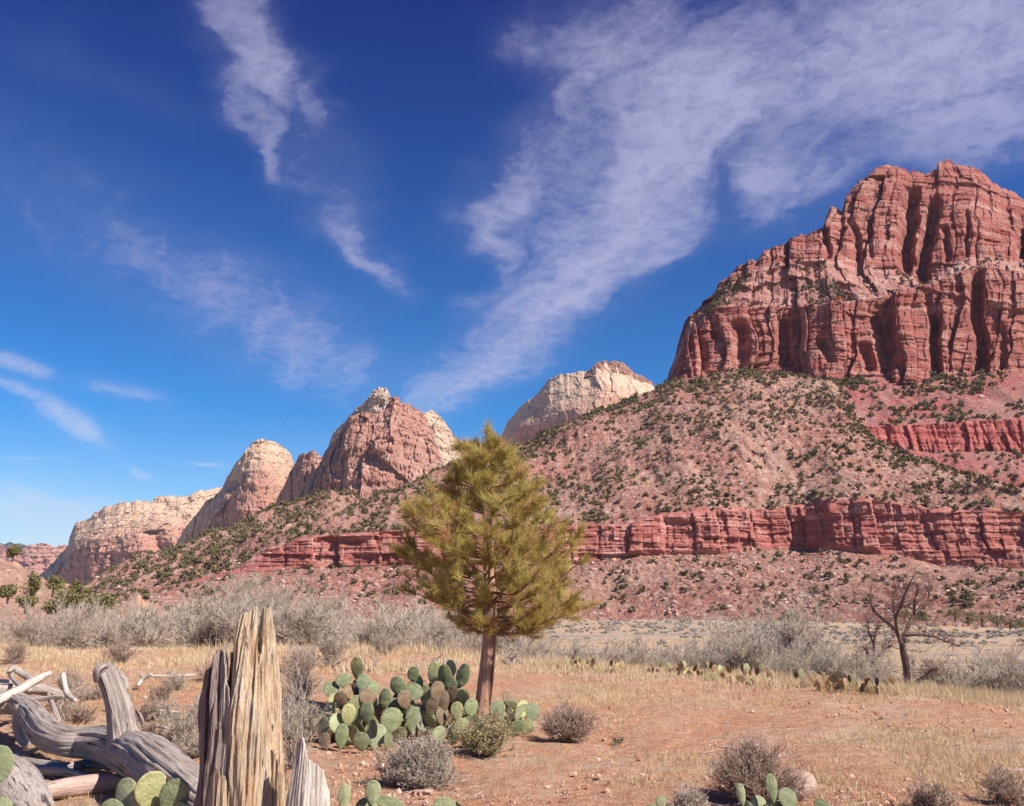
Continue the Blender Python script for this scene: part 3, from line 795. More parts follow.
# ================================================================== plants: shared builders
def leafy_mat(name, cols, rough=0.8, trans=0.0):
    n = NM(name, rough, 0.15)
    c = n.ramp(n.attr('var'), [(i / (len(cols) - 1), c) for i, c in enumerate(cols)])
    n.color(c)
    if trans:
        t = n.nt.nodes.new('ShaderNodeBsdfTranslucent'); n.L(c, t.inputs[0])
        x = n.nt.nodes.new('ShaderNodeMixShader'); x.inputs[0].default_value = trans
        n.L(n.b.outputs[0], x.inputs[1]); n.L(t.outputs[0], x.inputs[2])
        n.L(x.outputs[0], n.nt.nodes['Material Output'].inputs[0])
    return n.m

SCRUB = leafy_mat('scrub_leaves', [(0.115, 0.090, 0.045), (0.165, 0.138, 0.068), (0.22, 0.19, 0.10)])
SCRUBP = leafy_mat('olive_leaves', [(0.12, 0.11, 0.045), (0.18, 0.16, 0.065), (0.25, 0.21, 0.09)])
SAGE = leafy_mat('sage_leaves', [(0.34, 0.29, 0.23), (0.44, 0.39, 0.32), (0.52, 0.46, 0.39)], .8, .35)
TWIG = leafy_mat('grey_twigs', [(0.32, 0.25, 0.19), (0.45, 0.37, 0.29), (0.57, 0.48, 0.385)])
TWIGB = leafy_mat('brown_twigs', [(0.26, 0.165, 0.125), (0.36, 0.25, 0.19), (0.46, 0.35, 0.275)])
DARKTWIG = leafy_mat('dark_bark_twigs', [(0.16, 0.09, 0.075), (0.22, 0.13, 0.11), (0.30, 0.19, 0.16)])
STRAW = leafy_mat('straw', [(0.44, 0.30, 0.17), (0.62, 0.45, 0.26), (0.74, 0.60, 0.38)], .8, .3)
STRAWP = leafy_mat('pale_straw', [(0.56, 0.41, 0.24), (0.70, 0.54, 0.33), (0.80, 0.67, 0.45)], .8, .3)

def leaf_cloud(mb, n, rng, size, shape):
    """n small leaf triangles at points given by shape(rng, n)"""
    c = shape(rng, n)
    a = rng.normal(size=(n, 3)); a /= np.linalg.norm(a, axis=1, keepdims=True)
    b = np.cross(a, rng.normal(size=(n, 3))); b /= np.linalg.norm(b, axis=1, keepdims=True)
    s = size * rng.uniform(.6, 1.4, (n, 1))
    V = np.stack([c + a * s, c - a * s * .5 + b * s * .8, c - a * s * .5 - b * s * .8], 1)
    v = np.clip(rng.normal(.5, .22, n), 0, 1)
    mb.add(V, T=np.arange(n * 3).reshape(-1, 3), a=np.repeat(v, 3))

def lumpy(rng, lumps, flat=0.8):
    L = []
    for i in range(lumps):
        th = rng.uniform(0, 6.28); r = rng.uniform(0, .6) ** .8
        L.append((r * math.cos(th), r * math.sin(th), rng.uniform(.3, .75) * flat, rng.uniform(.28, .5)))
    L = np.array(L)
    def f(rg, n):
        k = rg.integers(0, lumps, n)
        d = rg.normal(size=(n, 3)); d /= np.linalg.norm(d, axis=1, keepdims=True)
        p = L[k, :3] + d * (L[k, 3] * rg.uniform(.55, 1.05, n))[:, None] * [1, 1, .8]
        p[:, 2] = np.abs(p[:, 2])
        return p
    return f

def shrub_geo(seed, n=130, size=.16, flat=.8, lumps=5):
    rng = np.random.default_rng(seed); mb = MB()
    leaf_cloud(mb, n, rng, size, lumpy(rng, lumps, flat)); return mb

_ICO = None
def rock_geo(seed, k=0.25):
    rng = np.random.default_rng(seed)
    import bmesh
    bm = bmesh.new(); bmesh.ops.create_icosphere(bm, subdivisions=2, radius=1)
    V = np.array([v.co[:] for v in bm.verts]); T = np.array([[v.index for v in f.verts] for f in bm.faces]); bm.free()
    for _ in range(9):                                   # chop flat faces off
        d = rng.normal(size=3); d /= np.linalg.norm(d); h = rng.uniform(.5, .85)
        q = V @ d; V = V - np.maximum(q - h, 0)[:, None] * d
    V = V * [rng.uniform(.8, 1.3), rng.uniform(.7, 1.1), rng.uniform(.5, .85)]
    V += rng.normal(size=V.shape) * .03
    return V, T

def place_copies(name, geo_list, mat, spots, label_fn, cat, group, smooth=False):
    """one object per spot; the meshes are shared"""
    me = [g.build(name, mat, smooth=smooth) for g in geo_list]
    used = set()
    out = []
    for i, (p, sc, rz) in enumerate(spots):
        k = i % len(me)
        o = me[k] if k not in used else me[k].copy()
        if k in used: COL.objects.link(o)
        used.add(k)
        o.location = [float(v) for v in p]
        o.scale = (sc,) * 3 if np.isscalar(sc) else sc
        o.rotation_euler = (0, 0, rz)
        tag(o, label_fn(p, i), cat, group)
        out.append(o)
    return out

def project(P):
    P = np.asarray(P, float); q = P - [0, 0, CAM_H]
    d = q[..., 1] * math.cos(PITCH) + q[..., 2] * math.sin(PITCH)
    v = -q[..., 1] * math.sin(PITCH) + q[..., 2] * math.cos(PITCH)
    return CX + F_PX * q[..., 0] / d, CY - F_PX * v / d, d

# ------------------------------------------------------------------ shrubs and stones on the slopes
def slope_cover():
    rng = np.random.default_rng(11)
    cand = []
    def pick(V, mask_fn, n, K, T_):
        nr, nc = V.shape[:2]
        a = np.linalg.norm(np.cross(V[1:, :-1] - V[:-1, :-1], V[:-1, 1:] - V[:-1, :-1]), axis=-1)
        P = V[:-1, :-1]
        w = a * mask_fn(P, K[:-1, :-1], T_[:-1, :-1])
        w = w.ravel(); w = w / w.sum()
        idx = rng.choice(len(w), n, p=w)
        Q = P.reshape(-1, 3)[idx] + rng.uniform(-.5, .5, (n, 3)) * [2, 2, 0]
        return Q
    def dA(P, K, T_):
        x, y = P[..., 0], P[..., 1]
        px, _, _ = project(P)
        clump = np.clip(.6 + .6 * fbm(x / 18, y / 26, 0, 2), .12, 1.4)
        up = (K == 2) * (0.55 + 0.9 * sstep(.75, 1, T_) + .6 * sstep(.12, .0, T_))
        dn = (K == 0) * .30 * (sstep(.02, .15, T_))
        left = 1 + 1.2 * (1 - sstep(150, 330, px))
        return clump * (up + dn) * left * (px < 1120)
    A = pick(VA, dA, 7600, KA, TA)
    A2 = pick(VA, lambda P, K, T_: (K == 1) * .3 * (np.abs(T_ - .5) > .42) * (project(P)[0] < 1100), 70, KA, TA)
    C = pick(VC, lambda P, K, T_: ((K == 2) * (.5 + sstep(.6, 1, T_)) + (K == 0) * .35) * np.clip(.4 + fbm(P[..., 0] / 25, P[..., 1] / 25, 0, 3), .05, 1.5) * (project(P)[0] < 1120), 900, KC, TC)
    B = pick(VB, lambda P, K, T_: ((K == 1) * 1.0 + (K != 1) * .012 + (K == 0) * .6 * (T_ < .05)) * np.clip(.1 + fbm(P[..., 0] / 30, P[..., 2] / 30, 0, 3), .0, 1.5) * (project(P)[0] < 1100), 700, KB, TB)
    H = pick(VH, lambda P, K, T_: np.clip(.3 + fbm(P[..., 0] / 12, P[..., 1] / 12, 0, 3), .02, 1), 420, KH, TH_)
    S = []
    for arr, lo, hi in ((A, .8, 3.1), (A2, .8, 1.7), (C, 1.5, 3.4), (B, 1.2, 3.0), (H, .25, .85)):
        for p in arr: S.append((p, (lo + (hi - lo) * rng.uniform() ** 1.8) * (1 if p[1] < 700 else 1.15)))
    # app. size decides which of them are single objects
    big = sorted(S, key=lambda q: -q[1] / np.hypot(q[0][0], q[0][1]))
    big = [q for q in big]
    singles, rest = [], []
    for q in big:
        px, py, _ = project(q[0])
        vis = (-5 < px < 1029) and not (395 < px < 592 and 440 < py < 640) and py < 612
        if vis and len(singles) < 300: singles.append(q)
        else: rest.append(q)
    def lab(p, i):
        px, py, d = project(p)
        if d < 230: return 'small dark green shrub on the low red hill at the left edge'
        t = 'below the red band' if py > float(curve(BBOT, px)) - 4 else 'above the red band'
        where = ['at the far left end', 'near the left end', 'below the long mesa', 'below the pale dome', 'below the red peak', 'below the red peak', 'just left of the pine', 'behind the pine',
                 'behind the pine', 'just right of the pine', 'below the cream mesa', "below the great cliff's left end", 'left of the domed shrub', 'over the domed shrub', 'over the dark bare tree', 'at the right end'][int(min(max(px, 0) // 64, 15))]
        return f'dark green shrub {t}, {where} of the slope' if 'end' in where and 'cliff' not in where else f'dark green shrub on the slope {t}, {where}'
    geos = [shrub_geo(100 + i, 130, .16, 1.15 + .15 * (i % 3), 3 + i % 3) for i in range(8)]
    place_copies('shrub', geos, SCRUB, [(p - [0, 0, .15 * s], s, float(rng.uniform(0, 6))) for p, s in singles], lab, 'shrub', 'dark shrubs dotted over the slopes')
    # the smaller, farther ones as one cover
    mb = MB()
    protos = []
    for i in range(6):
        g = shrub_geo(300 + i, 42, .27, .8, 4); protos.append((np.concatenate(g.V), np.concatenate(g.T), np.concatenate(g.A)))
    for k, (p, s) in enumerate(rest):
        V, T, A_ = protos[k % 6]; c, s_ = math.cos(k), math.sin(k)
        V2 = np.stack([V[:, 0] * c - V[:, 1] * s_, V[:, 0] * s_ + V[:, 1] * c, V[:, 2] * 1.5], -1) * s + p - [0, 0, .1 * s]
        mb.add(V2, T=T, a=np.clip(A_ + rng.uniform(-.3, .3), 0, 1))
    tag(mb.build('shrubbery', SCRUB, smooth=False), kind='stuff')
    # loose stones
    n = NM('talus_stone', 0.95, .1); co = n.coord('Object')
    STONE = n.color(n.mix(.5, n.ramp(n.attr('var'), [(0, (0.36, 0.15, 0.11)), (.5, (0.50, 0.30, 0.235)), (1, (0.60, 0.45, 0.38))]), n.ramp(n.noise(co, .9, 5, .7), [(.3, .7), (.7, 1.2)]), 'MULTIPLY'))
    def dR(P, K, T_):
        return ((K == 0) * 1.2 + (K == 2) * .45) * np.clip(.3 + fbm(P[..., 0] / 14, P[..., 1] / 25, 5, 3, ox=3), .02, 2) * (project(P)[0] < 1120)
    Rk = pick(VA, dR, 9000, KA, TA); Rc = pick(VC, lambda P, K, T_: (K != 1) * (project(P)[0] < 1120) * 1.0, 260, KC, TC)
    Rh = pick(VH, lambda P, K, T_: 1.0 + 0 * T_, 260, KH, TH_)
    rocks = [rock_geo(i) for i in range(8)]
    mb = MB()
    lst = [(p, .28 + min(rng.exponential(.32), 2.2)) for p in Rk] + [(p, .4 + rng.exponential(.5)) for p in Rc] + [(p, .12 + rng.exponential(.12)) for p in Rh]
    lst.sort(key=lambda q: -q[1] / np.hypot(q[0][0], q[0][1]))
    singles, rest = [], []
    for q in lst:
        px, py, _ = project(q[0])
        if len(singles) < 160 and -5 < px < 1029 and py < 611 and not (395 < px < 592 and py > 440): singles.append(q)
        else: rest.append(q)
    for k, (p, s) in enumerate(rest):
        V, T = rocks[k % 8]; c, s_ = math.cos(k * 1.7), math.sin(k * 1.7)
        V2 = np.stack([V[:, 0] * c - V[:, 1] * s_, V[:, 0] * s_ + V[:, 1] * c, V[:, 2]], -1) * s + p + [0, 0, .1 * s]
        mb.add(V2, T=T, a=float(rng.uniform(0, 1)))
    tag(mb.build('rubble', STONE, smooth=False), kind='stuff')
    gl = []
    for i in range(8):
        g = MB(); g.add(rocks[i][0], T=rocks[i][1], a=.3 + .08 * i); gl.append(g)
    place_copies('boulder', gl, STONE, [(p + [0, 0, .15 * s], s, float(rng.uniform(0, 6))) for p, s in singles],
                 lambda p, i: lab(p, i).replace('small dark green shrub', 'small pink stone').replace('dark green shrub', 'pale pink boulder'), 'boulder', 'boulders strewn over the slopes')
slope_cover()

# ------------------------------------------------------------------ air
def haze():
    m = bpy.data.materials.new('thin_air'); m.use_nodes = True; nt = m.node_tree; nt.nodes.clear()
    v = nt.nodes.new('ShaderNodeVolumePrincipled'); o = nt.nodes.new('ShaderNodeOutputMaterial')
    v.inputs['Color'].default_value = (0.66, 0.78, 1.0, 1); v.inputs['Density'].default_value = HAZE_D; v.inputs['Anisotropy'].default_value = 0.1
    nt.links.new(v.outputs[0], o.inputs['Volume'])
    x0, x1, y0, y1, z0, z1 = -14500, 14500, -14500, 14500, FLOOR - 60, 1150
    V = [(x, y, z) for z in (z0, z1) for y in (y0, y1) for x in (x0, x1)]
    Q = [(0, 2, 3, 1), (4, 5, 7, 6), (0, 1, 5, 4), (2, 6, 7, 3), (0, 4, 6, 2), (1, 3, 7, 5)]
    tag(mesh_np('haze', V, Q, mat=m, smooth=False), kind='stuff')
HAZE_D = 2.2e-5
haze()

# ------------------------------------------------------------------ twiggy shrubs
def unit(v): return v / (np.linalg.norm(v, axis=-1, keepdims=True) + 1e-9)
def twig_geo(seed, h=1.0, w=1.0, stems=14, levels=3, kids=5, r0=.012, spread=.75, up=.18, nseg=3, ratio=.55, rmin=.0025, lean=(0, 0)):
    rng = np.random.default_rng(seed); mb = MB()
    th = rng.uniform(0, 6.283, stems); tilt = rng.uniform(.05, 1.0, stems) * math.atan2(w * .5, h * .75) * 1.25
    D = np.stack([np.cos(th) * np.sin(tilt) + lean[0], np.sin(th) * np.sin(tilt) + lean[1], np.cos(tilt)], -1); D = unit(D)
    P = np.stack([np.cos(th), np.sin(th), 0 * th], -1) * rng.uniform(0, .08, (stems, 1)) * w
    L = h * rng.uniform(.55, .85, stems) * (.75 + .25 * np.cos(tilt)); r = np.full(stems, r0)
    for lv in range(levels):
        n = len(P); nodes, dirs = [], []
        p, d = P, D
        var = np.clip(rng.normal(.45 + .1 * lv, .2, n), 0, 1)
        for k in range(nseg):
            d = unit(d + rng.normal(size=(n, 3)) * .11 + [0, 0, up * .3])
            p1 = p + d * (L / nseg)[:, None]
            p1[:, 2] = np.maximum(p1[:, 2], .01)
            ra, rb = r * (1 - .6 * k / nseg), r * (1 - .6 * (k + 1) / nseg)
            mb.segs(p, p1, np.maximum(ra, rmin), np.maximum(rb, rmin), 3, a=var)
            nodes.append((p + p1) / 2 if k == 0 else p1); dirs.append(d); p = p1
        if lv == levels - 1: break
        N = np.stack(nodes, 1); Dd = np.stack(dirs, 1)
        kk = rng.integers(0, nseg, (n, kids)); ii = np.arange(n)[:, None]
        t = rng.uniform(0, 1, (n, kids, 1))
        prev = np.where((kk > 0)[..., None], N[ii, np.maximum(kk - 1, 0)], P[:, None])
        P2 = (N[ii, kk] * t + prev * (1 - t)).reshape(-1, 3)
        D2 = unit(Dd[ii, kk] + rng.normal(size=(n, kids, 3)) * spread + [0, 0, up]).reshape(-1, 3)
        L = np.repeat(L * ratio, kids) * rng.uniform(.6, 1.2, n * kids); r = np.repeat(r * .55, kids)
        P, D = P2, D2
    return mb

def gpt(px, Y):
    a, _ = ray(px, 620); x = float(a) * Y
    return np.array([x, Y, float(ground_z(x, Y))])
def gpix(px, py):
    z = 0.0
    for _ in range(12):
        p = G(px, py, z); z = z * .5 + .5 * float(ground_z(p[0], p[1]))
    return p

def thickets():
    rng = np.random.default_rng(21)
    geos = [twig_geo(500 + i, 1.0, 1.5 + .25 * (i % 3), 20, 4, 6, .009, .62, .26, 2, .56, .0030) for i in range(7)]
    spots = []
    # left band: behind the straw strip
    for i in range(110):
        px = rng.uniform(-60, 420); Y = rng.uniform(28, 75)
        spots.append((px, Y, rng.uniform(1.1, 2.0) * (1.0 + .15 * (Y > 45)), 0))
    for i in range(48):
        px = rng.uniform(400, 720); Y = rng.uniform(25, 46); spots.append((px, Y, rng.uniform(.9, 1.4), 1))
    for i in range(130):
        px = rng.uniform(640, 1120) if i % 3 else rng.uniform(850, 1160)
        e = float(curve([(640, 20), (690, 19), (800, 16.8), (900, 14.6), (1024, 12.6), (1160, 11)], px)); Y = e + rng.uniform(0.3, 9) ** 1.15
        if 855 < px < 960 and Y < 15.9: Y = 15.9 + rng.uniform(0, 4)
        spots.append((px, Y, rng.uniform(.55, .95) + .028 * (Y - e), 2))
    out = []
    for (px, Y, sc, k) in spots:
        p = gpt(px, Y); out.append((p - [0, 0, .03], (sc * rng.uniform(1, 1.35), sc * 1.1, sc), float(rng.uniform(0, 6))))
    def lab(p, i):
        k = spots[i][3]
        if k == 0:
            px = spots[i][0]
            w = 'above the fallen grey log' if px < 170 else ('behind the split stump' if px < 300 else 'left of the prickly pears')
            n = 'nearer rows' if spots[i][1] < 48 else 'far rows'
            return f'grey leafless shrub in the {n} of the thicket, {w}'
        if k == 1: return 'low grey leafless shrub behind the straw strip, behind the pine'
        return 'low grey leafless shrub in the thicket right of the red clearing' if spots[i][0] > 860 else 'low grey leafless shrub behind the far row of prickly pears'
    place_copies('bare_shrub', geos, TWIG, out, lab, 'shrub', 'grey leafless shrubs around the clearing', smooth=True)
    # the larger domed and pale ones
    big = [(790, 21.5, 2.1, 2.6, 'wide domed bare shrub with pale twigs, left of the dark bare tree', TWIG), (733, 23, 1.5, 1.7, 'pinkish bare shrub beside the wide domed one', TWIG), (700, 26, 1.3, 1.5, 'small bare shrub at the left end of the domed ones', TWIG),
           (268, 44, 3.1, 3.4, 'tall pale bare shrub rising over the thicket behind the stump', TWIG), (225, 48, 2.6, 3.0, 'pale bare shrub left of the tall one behind the stump', TWIG), (330, 40, 2.0, 2.4, 'bare shrub between the stump and the prickly pears, back of thicket', TWIG),
           (1000, 17.5, 1.3, 2.0, 'dense brownish bare shrub at the right edge of the clearing', TWIGB), (935, 17.8, .9, 1.5, 'low purplish bare shrub at the foot of the dark tree', TWIGB)]
    for i, (px, Y, h, w, lb, m) in enumerate(big):
        p = gpt(px, Y)
        g = twig_geo(700 + i, h, w * 1.1, 18, 4, 7, .024, .58, .28, 3, .58, .0032)
        o = g.build('bare_shrub', m); o.location = p; tag(o, lb, 'shrub')
thickets()

def near_shrubs():
    L = [  # px, py base, height m, width m, stems, levels, kids, r0, rmin, material, label, leaves
        (417, 785, .37, 1.15, 130, 3, 7, .004, .0018, TWIG, 'low dense pale grey shrub in front of the prickly pear clump', 9000),
        (568, 741, .36, .95, 100, 3, 7, .004, .0020, TWIGB, 'low brown shrub right of the prickly pears under the pine', 1800),
        (487, 754, .40, .95, 56, 3, 7, .004, .0018, TWIGB, 'wispy yellow green shrub at the foot of the pine trunk', 9500),
        (752, 800, .42, 1.0, 120, 3, 7, .004, .0016, TWIGB, 'brown twiggy shrub left of the orange boulder', 900),
        (935, 812, .20, .5, 60, 3, 6, .003, .0015, TWIGB, 'low brown twig tuft at the bottom edge, right of the boulder', 500),
        (1008, 806, .25, .5, 60, 3, 6, .003, .0015, TWIGB, 'low brown twig tuft in the bottom right corner', 500),
        (690, 812, .18, .4, 50, 3, 6, .003, .0015, TWIG, 'small grey twig tuft left of the brown shrub at the bottom', 300),
        (292, 768, .80, .7, 16, 4, 4, .006, .0012, TWIG, 'tall grey twiggy shrub between the stump and the prickly pears', 0),
        (262, 745, .70, .8, 16, 4, 4, .006, .0012, TWIG, 'grey twiggy shrub right behind the split stump', 0),
        (180, 742, .30, 1.0, 40, 4, 5, .005, .0018, TWIG, 'tangled grey brush between the fallen log and the stump', 0),
        (150, 722, .28, 1.0, 40, 4, 5, .005, .0018, TWIGB, 'tangled brown brush behind the upright stub of the log', 0),
        (205, 722, .34, .9, 36, 4, 5, .005, .0018, TWIG, 'tangled grey brush left behind the stump', 0),
        (60, 712, .24, 1.0, 40, 4, 5, .005, .0018, TWIGB, 'dry brush under the broken branches left of the log stub', 0),
        (95, 700, .26, .9, 36, 4, 5, .005, .0018, TWIG, 'dry brush behind the log near its upright stub', 0),
        (330, 668, .75, .9, 30, 4, 5, .006, .0025, TWIG, 'small open shrub in the straw strip left of the prickly pears', 0),
        (300, 700, .7, .9, 30, 4, 5, .006, .002, TWIGB, 'open brownish shrub just right of the stump top', 0),
        (618, 743, .10, .28, 30, 2, 5, .003, .0016, SCRUBP, 'tiny olive plant on the bare soil right of the brown shrub', 200),
    ]
    rng = np.random.default_rng(5)
    for k, (px, py, h, w, lb) in enumerate(((120, 712, .22, .8, 'dead brush just behind the upright stub'), (162, 700, .24, .8, 'small dry tuft on the soil between stub and stump'), (196, 756, .25, .7, 'dead brush against the left side of the stump'), (30, 738, .22, .8, 'dead twigs tangled under the left arch of the log'),
            (166, 722, .26, .9, 'dead brush in the gap between log and stump, back'), (82, 722, .2, .8, 'dead twigs in the bend of the thick log'), (230, 700, .4, .9, 'dry twiggy shrub on the soil behind the stump'), (15, 664, .5, 1.2, 'dry shrub at the left edge on the straw strip'), (175, 690, .3, .9, 'dry grey shrub on the soil between the long thin stick and the stump'), (145, 742, .22, .9, 'dead twigs filling the crook of the log stub, right side'), (250, 722, .4, .9, 'dead brush seen between stump and its wedge'), (70, 690, .3, .9, 'dry shrub above the forked pale stick'), (305, 735, .35, .9, 'dry tangled brush at the left foot of the prickly pears'), (215, 680, .45, 1.0, 'dry shrub just left of the stump spires'), (300, 672, .5, 1.1, 'dry shrub just right of the stump spires on the straw strip'), (120, 664, .5, 1.2, 'dry shrub on the straw strip over the log stub'), (385, 655, .6, 1.2, 'dry shrub on the straw strip over the prickly pears'))):
        L.append((px, py, h, w, 44, 4, 5, .004, .0016, TWIGB if k % 2 else TWIG, lb, 0))
    for i, (px, py, h, w, st, lv, kd, r0, rm, m, lb, leaves) in enumerate(L):
        p = gpix(px, py)
        g = twig_geo(900 + i, h, w, st, lv, kd, r0, .6, .22, 3, .5, rm)
        o = g.build('dry_shrub', m); o.location = p - [0, 0, .01]; tag(o, lb, 'shrub')
        if leaves:
            V = np.concatenate(g.V); V = V[V[:, 2] > h * .08]
            mb = MB()
            c = V[rng.integers(0, len(V), leaves)] + rng.normal(size=(leaves, 3)) * .008
            leaf_cloud(mb, leaves, rng, .0085, lambda r_, n_: c)
            mb.build('foliage', SAGE if m is TWIG else (leafy_mat('dry_leaves', [(0.30, 0.20, 0.12), (0.40, 0.30, 0.17), (0.46, 0.38, 0.22)]) if i != 2 else leafy_mat('yellow_leaves', [(0.26, 0.24, 0.09), (0.36, 0.33, 0.12), (0.48, 0.42, 0.18)])), o, smooth=False)
near_shrubs()

# ------------------------------------------------------------------ grass
def blades(mb, P, n, hgt, spread, rng, wid, var=.5, lean=.55):
    """P: tuft bases (k,3); n blades each; hgt per tuft"""
    k = len(P); hgt = np.broadcast_to(hgt, (k,))
    B = np.repeat(P, n, 0); H = np.repeat(hgt, n) * rng.uniform(.45, 1.15, k * n)
    th = rng.uniform(0, 6.283, k * n); rr = np.repeat(np.broadcast_to(spread, (k,)), n) * np.sqrt(rng.uniform(0, 1, k * n))
    off = np.stack([np.cos(th), np.sin(th), 0 * th], -1)
    B = B + off * rr[:, None]
    t2 = th + rng.normal(0, .8, k * n); tl = np.abs(rng.normal(0, lean, k * n)) 
    d = np.stack([np.cos(t2) * np.sin(tl), np.sin(t2) * np.sin(tl), np.cos(tl)], -1)
    s = np.stack([-np.sin(t2), np.cos(t2), 0 * t2], -1)
    s = unit(s + rng.normal(0, .6, s.shape)) * np.broadcast_to(wid, (k * n,))[:, None]
    tip = B + d * H[:, None]; tip[:, 2] -= .15 * H * np.sin(tl)
    V = np.stack([B - s, B + s, tip], 1)
    v = np.clip(np.repeat(rng.normal(var, .15, k), n) + rng.normal(0, .15, k * n), 0, 1)
    mb.add(V, T=np.arange(k * n * 3).reshape(-1, 3), a=np.repeat(v, 3))

def on_ground(x, y):
    r = np.hypot(x, y)
    return np.stack([x, y, ground_z(x, y)], -1)

def grass():
    rng = np.random.default_rng(31)
    def sample(n, y0, y1, dens):
        out = []
        while sum(len(o) for o in out) < n:
            y = y0 * (y1 / y0) ** rng.uniform(0, 1, n * 3)          # even in the view
            x = y * rng.uniform(-.64, .66, n * 3)
            k = rng.uniform(0, 1, n * 3) < dens(x, y)
            out.append(np.stack([x[k], y[k]], -1))
        return np.concatenate(out)[:n]
    def edge_s(x, y): return (y - curve(EDGE, x)) * .75
    bare = lambda x, y: np.clip((fbm(x / 1.3, y / 1.6, 0, 3, .6) - .12) * 3.0, .02, 1)
    # low sparse tufts over the clearing
    def d1(x, y): return bare(x, y) * (edge_s(x, y) < 2) * (.35 + .65 * (y > 7))
    q = sample(9000, 5.0, 26, d1); mb = MB()
    blades(mb, on_ground(q[:, 0], q[:, 1]), 12, rng.uniform(.03, .09, len(q)), .05, rng, np.repeat(.0016 + q[:, 1] * .00016, 12), .55, .8)
    tag(mb.build('grass', STRAW, smooth=False), kind='stuff')
    # taller bleached grass along the clearing's rim
    def d2(x, y):
        s = edge_s(x, y)
        return np.exp(-((s - .1) / 1.5) ** 2) * np.clip(.45 + 1.3 * fbm(x / 2.5, y / 2.5, 3, 2), .05, 1) * (x > -3)
    q = sample(3200, 9, 27, d2); mb = MB()
    blades(mb, on_ground(q[:, 0], q[:, 1]), 22, rng.uniform(.05, .24, len(q)) * (.6 + .8 * np.clip(.5 + fbm(q[:, 0] / 1.5, q[:, 1] / 1.5, 1, 2), 0, 1)), rng.uniform(.06, .2, len(q)), rng, np.repeat(.0018 + q[:, 1] * .00022, 22), .5, .7)
    # the straw strip before the left thicket
    def d3(x, y):
        c = curve([(-20, 25), (-10, 25), (-4, 24), (4, 24), (9, 25)], x)
        return np.exp(-((y - c) / 6.0) ** 2) * np.clip(.25 + 1.6 * fbm(x / 2.2, y / 2.2, 7, 3), .03, 1) * (x < 6)
    q = sample(3400, 17, 36, d3)
    blades(mb, on_ground(q[:, 0], q[:, 1]), 20, rng.uniform(.08, .34, len(q)) * (.45 + 1.1 * np.clip(.5 + fbm(q[:, 0] / 2.5, q[:, 1] / 2.5, 1, 2), 0, 1)), rng.uniform(.1, .3, len(q)), rng, np.repeat(.0022 + q[:, 1] * .00025, 20), .55, .6)
    # pale patches by the pine
    for (px, py, rx, ry, n) in ((605, 700, 1.0, .9, 330), (640, 690, 1.3, 1.0, 220), (570, 690, .8, .8, 160), (700, 705, 1.4, .8, 120), (530, 660, 1.6, 1.5, 220), (400, 668, 2.0, 1.3, 200), (620, 725, .6, .4, 60), (340, 790, .3, .5, 30), (860, 740, .8, .5, 60), (960, 760, .7, .4, 60)):
        c = gpix(px, py); t = rng.uniform(0, 6.283, n); r = np.sqrt(rng.uniform(0, 1, n))
        x = c[0] + np.cos(t) * r * rx; y = c[1] + np.sin(t) * r * ry
        blades(mb, on_ground(x, y), 18, rng.uniform(.03, .20, n) * (1.15 - np.sqrt(((x - c[0]) / rx) ** 2 + ((y - c[1]) / ry) ** 2)), .12, rng, np.repeat(.0012 + y * .00014, 18), .5, .8)
    tag(mb.build('grass', STRAWP, smooth=False), kind='stuff')
    # straw and grey ground cover in the valley
    def d4(x, y): return (edge_s(x, y) > 4) * np.clip(.4 + 1.5 * fbm(x / 30, y / 12, 5, 3), .02, 1)
    q = sample(5200, 22, 330, d4); mb = MB()
    blades(mb, on_ground(q[:, 0], q[:, 1]), 16, rng.uniform(.15, .4, len(q)), .35, rng, np.repeat(.004 + q[:, 1] * .0004, 16), .5, .5)
    tag(mb.build('grass', STRAW, smooth=False), kind='stuff')
    def d5(x, y): return (edge_s(x, y) > 18) * (np.clip(.1 + 1.5 * fbm(x / 40, y / 16, 9, 3), .02, 1) + .8 * (y > 250))
    q = sample(3000, 45, 430, d5); mb = MB(); P = on_ground(q[:, 0], q[:, 1])
    protos = [shrub_geo(400 + i, 34, .28, .6, 4) for i in range(6)]
    protos = [(np.concatenate(g.V), np.concatenate(g.T), np.concatenate(g.A)) for g in protos]
    for k, p in enumerate(P):
        V, T, A_ = protos[k % 6]; s = rng.uniform(.25, .6)
        s *= 1 + 1.0 * (p[1] > 190); mb.add(V * [s * 1.5, s * 1.5, s] + p, T=T, a=np.clip(A_ + rng.uniform(-.3, .3), 0, 1))
    tag(mb.build('sagebrush_ground_cover', SAGE, smooth=False), kind='stuff')
    # pebbles and stick litter on the red soil
    PB = NM('pebble', .95, .1); PEB = PB.color(PB.ramp(PB.attr('var'), [(0, (0.38, 0.16, 0.11)), (.5, (0.56, 0.31, 0.21)), (1, (0.66, 0.50, 0.40))]))
    q = sample(8000, 5.0, 22, lambda x, y: (edge_s(x, y) < 1) * np.clip(.45 + fbm(x / 1.3, y / 1.3, 9, 3), .03, 1)); mb = MB(); P = on_ground(q[:, 0], q[:, 1])
    rk = [rock_geo(50 + i) for i in range(4)]
    import bmesh
    bm = bmesh.new(); bmesh.ops.create_icosphere(bm, subdivisions=1, radius=1); v0 = np.array([v.co[:] for v in bm.verts]); t0 = np.array([[v.index for v in f.verts] for f in bm.faces]); bm.free()
    for k, p in enumerate(P):
        s = .004 + rng.exponential(.0055); s = min(s, .026)
        mb.add(v0 * (s * rng.uniform(.6, 1.3, 3)) + rng.normal(0, s * .12, v0.shape) + p + [0, 0, s * .25], T=t0, a=rng.uniform(0, 1))
    tag(mb.build('pebbles', PEB, smooth=False), kind='stuff')
    n = 2600
